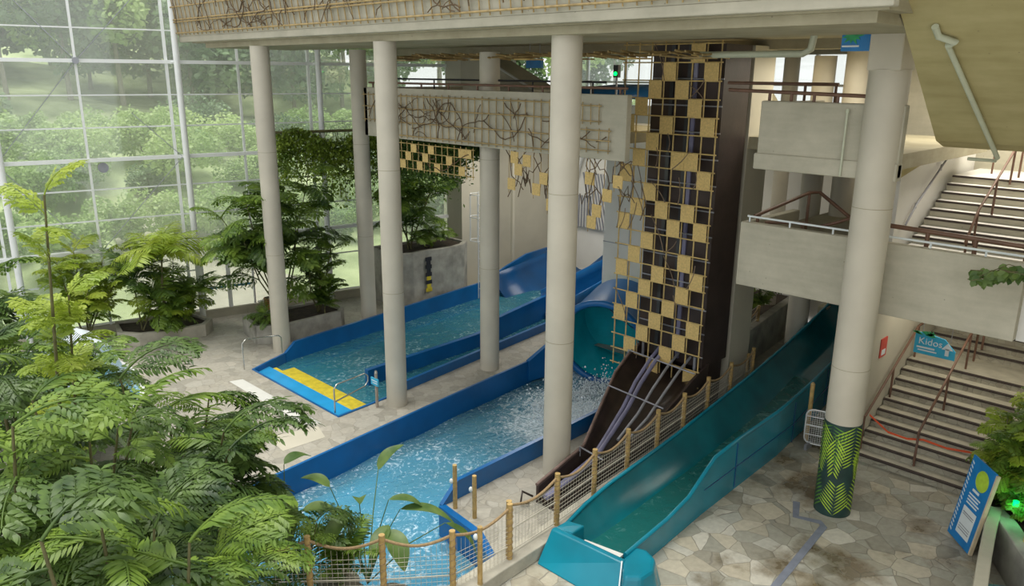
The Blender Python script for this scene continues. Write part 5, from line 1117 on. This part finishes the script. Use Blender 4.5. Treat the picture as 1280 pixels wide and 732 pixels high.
bushes = [bush_mesh('foliage', 1.3, 1.9, 3600, leafO, 1, .15), bush_mesh('foliage', 1.5, 2.2, 3800, leafO, 2, .16), bush_mesh('foliage', 1.2, 1.7, 3400, leafO, 3, .14), bush_mesh('foliage', 1.4, 2.0, 3600, leafD, 4, .15)]
trees = [bush_mesh('foliage', 2.8, 8.0, 3600, leafD, 5, .4), bush_mesh('foliage', 2.5, 9.0, 3600, leafO, 6, .38), bush_mesh('foliage', 3.0, 7.0, 3600, leafD, 7, .4)]
def stem_mesh(r, h, seed):
    rng = random.Random(seed); mb = MB(); mb.tube([(0, 0, -.4), (.1, 0, h*.4), (rng.uniform(-.2, .2), .1, h*.9)], r, 7, rs=[r, r*.7, r*.3])
    me = bpy.data.meshes.new('trunk'); me.from_pydata([tuple(v) for v in mb.v], [], mb.f); me.materials.append(mat('pale_bark', (.30, .27, .22), .9, .2, 3)); return me
tks = [stem_mesh(.07, 1.4, 1), stem_mesh(.16, 7.5, 2)]
rng = random.Random(90)
cnt = 0
for d0, step, n_ in ((7, 1.9, 22), (12, 2.0, 24), (17, 2.2, 26), (22, 2.4, 28)):
    for k in range(n_):
        s = -16-d0*.9+k*step*1.15+rng.uniform(-.7, .7); dd = d0+rng.uniform(-1.8, 1.8)
        p = G0+GD*s+GN*dd
        t = thing('hillside_shrub', 'rounded green shrub on the grassy bank outside the glazing', 'shrub', (p.x, p.y, ter(s, dd)-.05), 'shrubs on the bank outside')
        sc = rng.uniform(.7, 1.25)*(1+.01*d0); t.scale = (sc, sc, sc*rng.uniform(.7, 1.1)); t.rotation_euler.z = rng.uniform(0, 6.3)
        for me in (rng.choice(bushes), tks[0]): o = bpy.data.objects.new(me.name.split('.')[0], me); C.objects.link(o); o.parent = t
for d0, step, n_ in ((30, 3.2, 24), (36, 3.4, 26), (43, 4.0, 26)):
    for k in range(n_):
        s = -22-d0*.9+k*step*1.2+rng.uniform(-1, 1); dd = d0+rng.uniform(-2, 2); p = G0+GD*s+GN*dd
        t = thing('hillside_tree', 'tall woodland tree above the bank outside the glazing', 'tree', (p.x, p.y, ter(s, dd)-.05), 'trees above the bank outside')
        sc = rng.uniform(.85, 1.3); t.scale = (sc, sc, sc); t.rotation_euler.z = rng.uniform(0, 6.3)
        for me in (rng.choice(trees), tks[1]): o = bpy.data.objects.new(me.name.split('.')[0], me); C.objects.link(o); o.parent = t
# outdoor terrace slab and orange bin seen through the doors
mb = MB(); mb.ext([gp(-2.5, -.0, .2), gp(2.5, -.0, .2), gp(6, -.0, 11), gp(-2.5, -.0, 11)], (0, 0, 1.2)) if False else mb.ext([gp(-3, .0, .2), gp(2.2, .0, .2), gp(5.5, 1.9, 11), gp(-3, 1.9, 11)], (0, 0, .12)); struct(mb.build('ground', concrete))
p = gp(.9, 0, -.5)
t = thing('terracotta_pot', 'small terracotta pot standing by the glazed doors', 'pot', p)
part(MB().tube([(p[0], p[1], 0), (p[0], p[1], .5), (p[0], p[1], .56)], .16, 16, rs=[.12, .19, .2]), 'pot_body', mat('terracotta', (.40, .14, .06), .7, .2, 4), t)
part(MB().cyl(p[0], p[1], .5, .57, .17, 16), 'soil', soil, t)
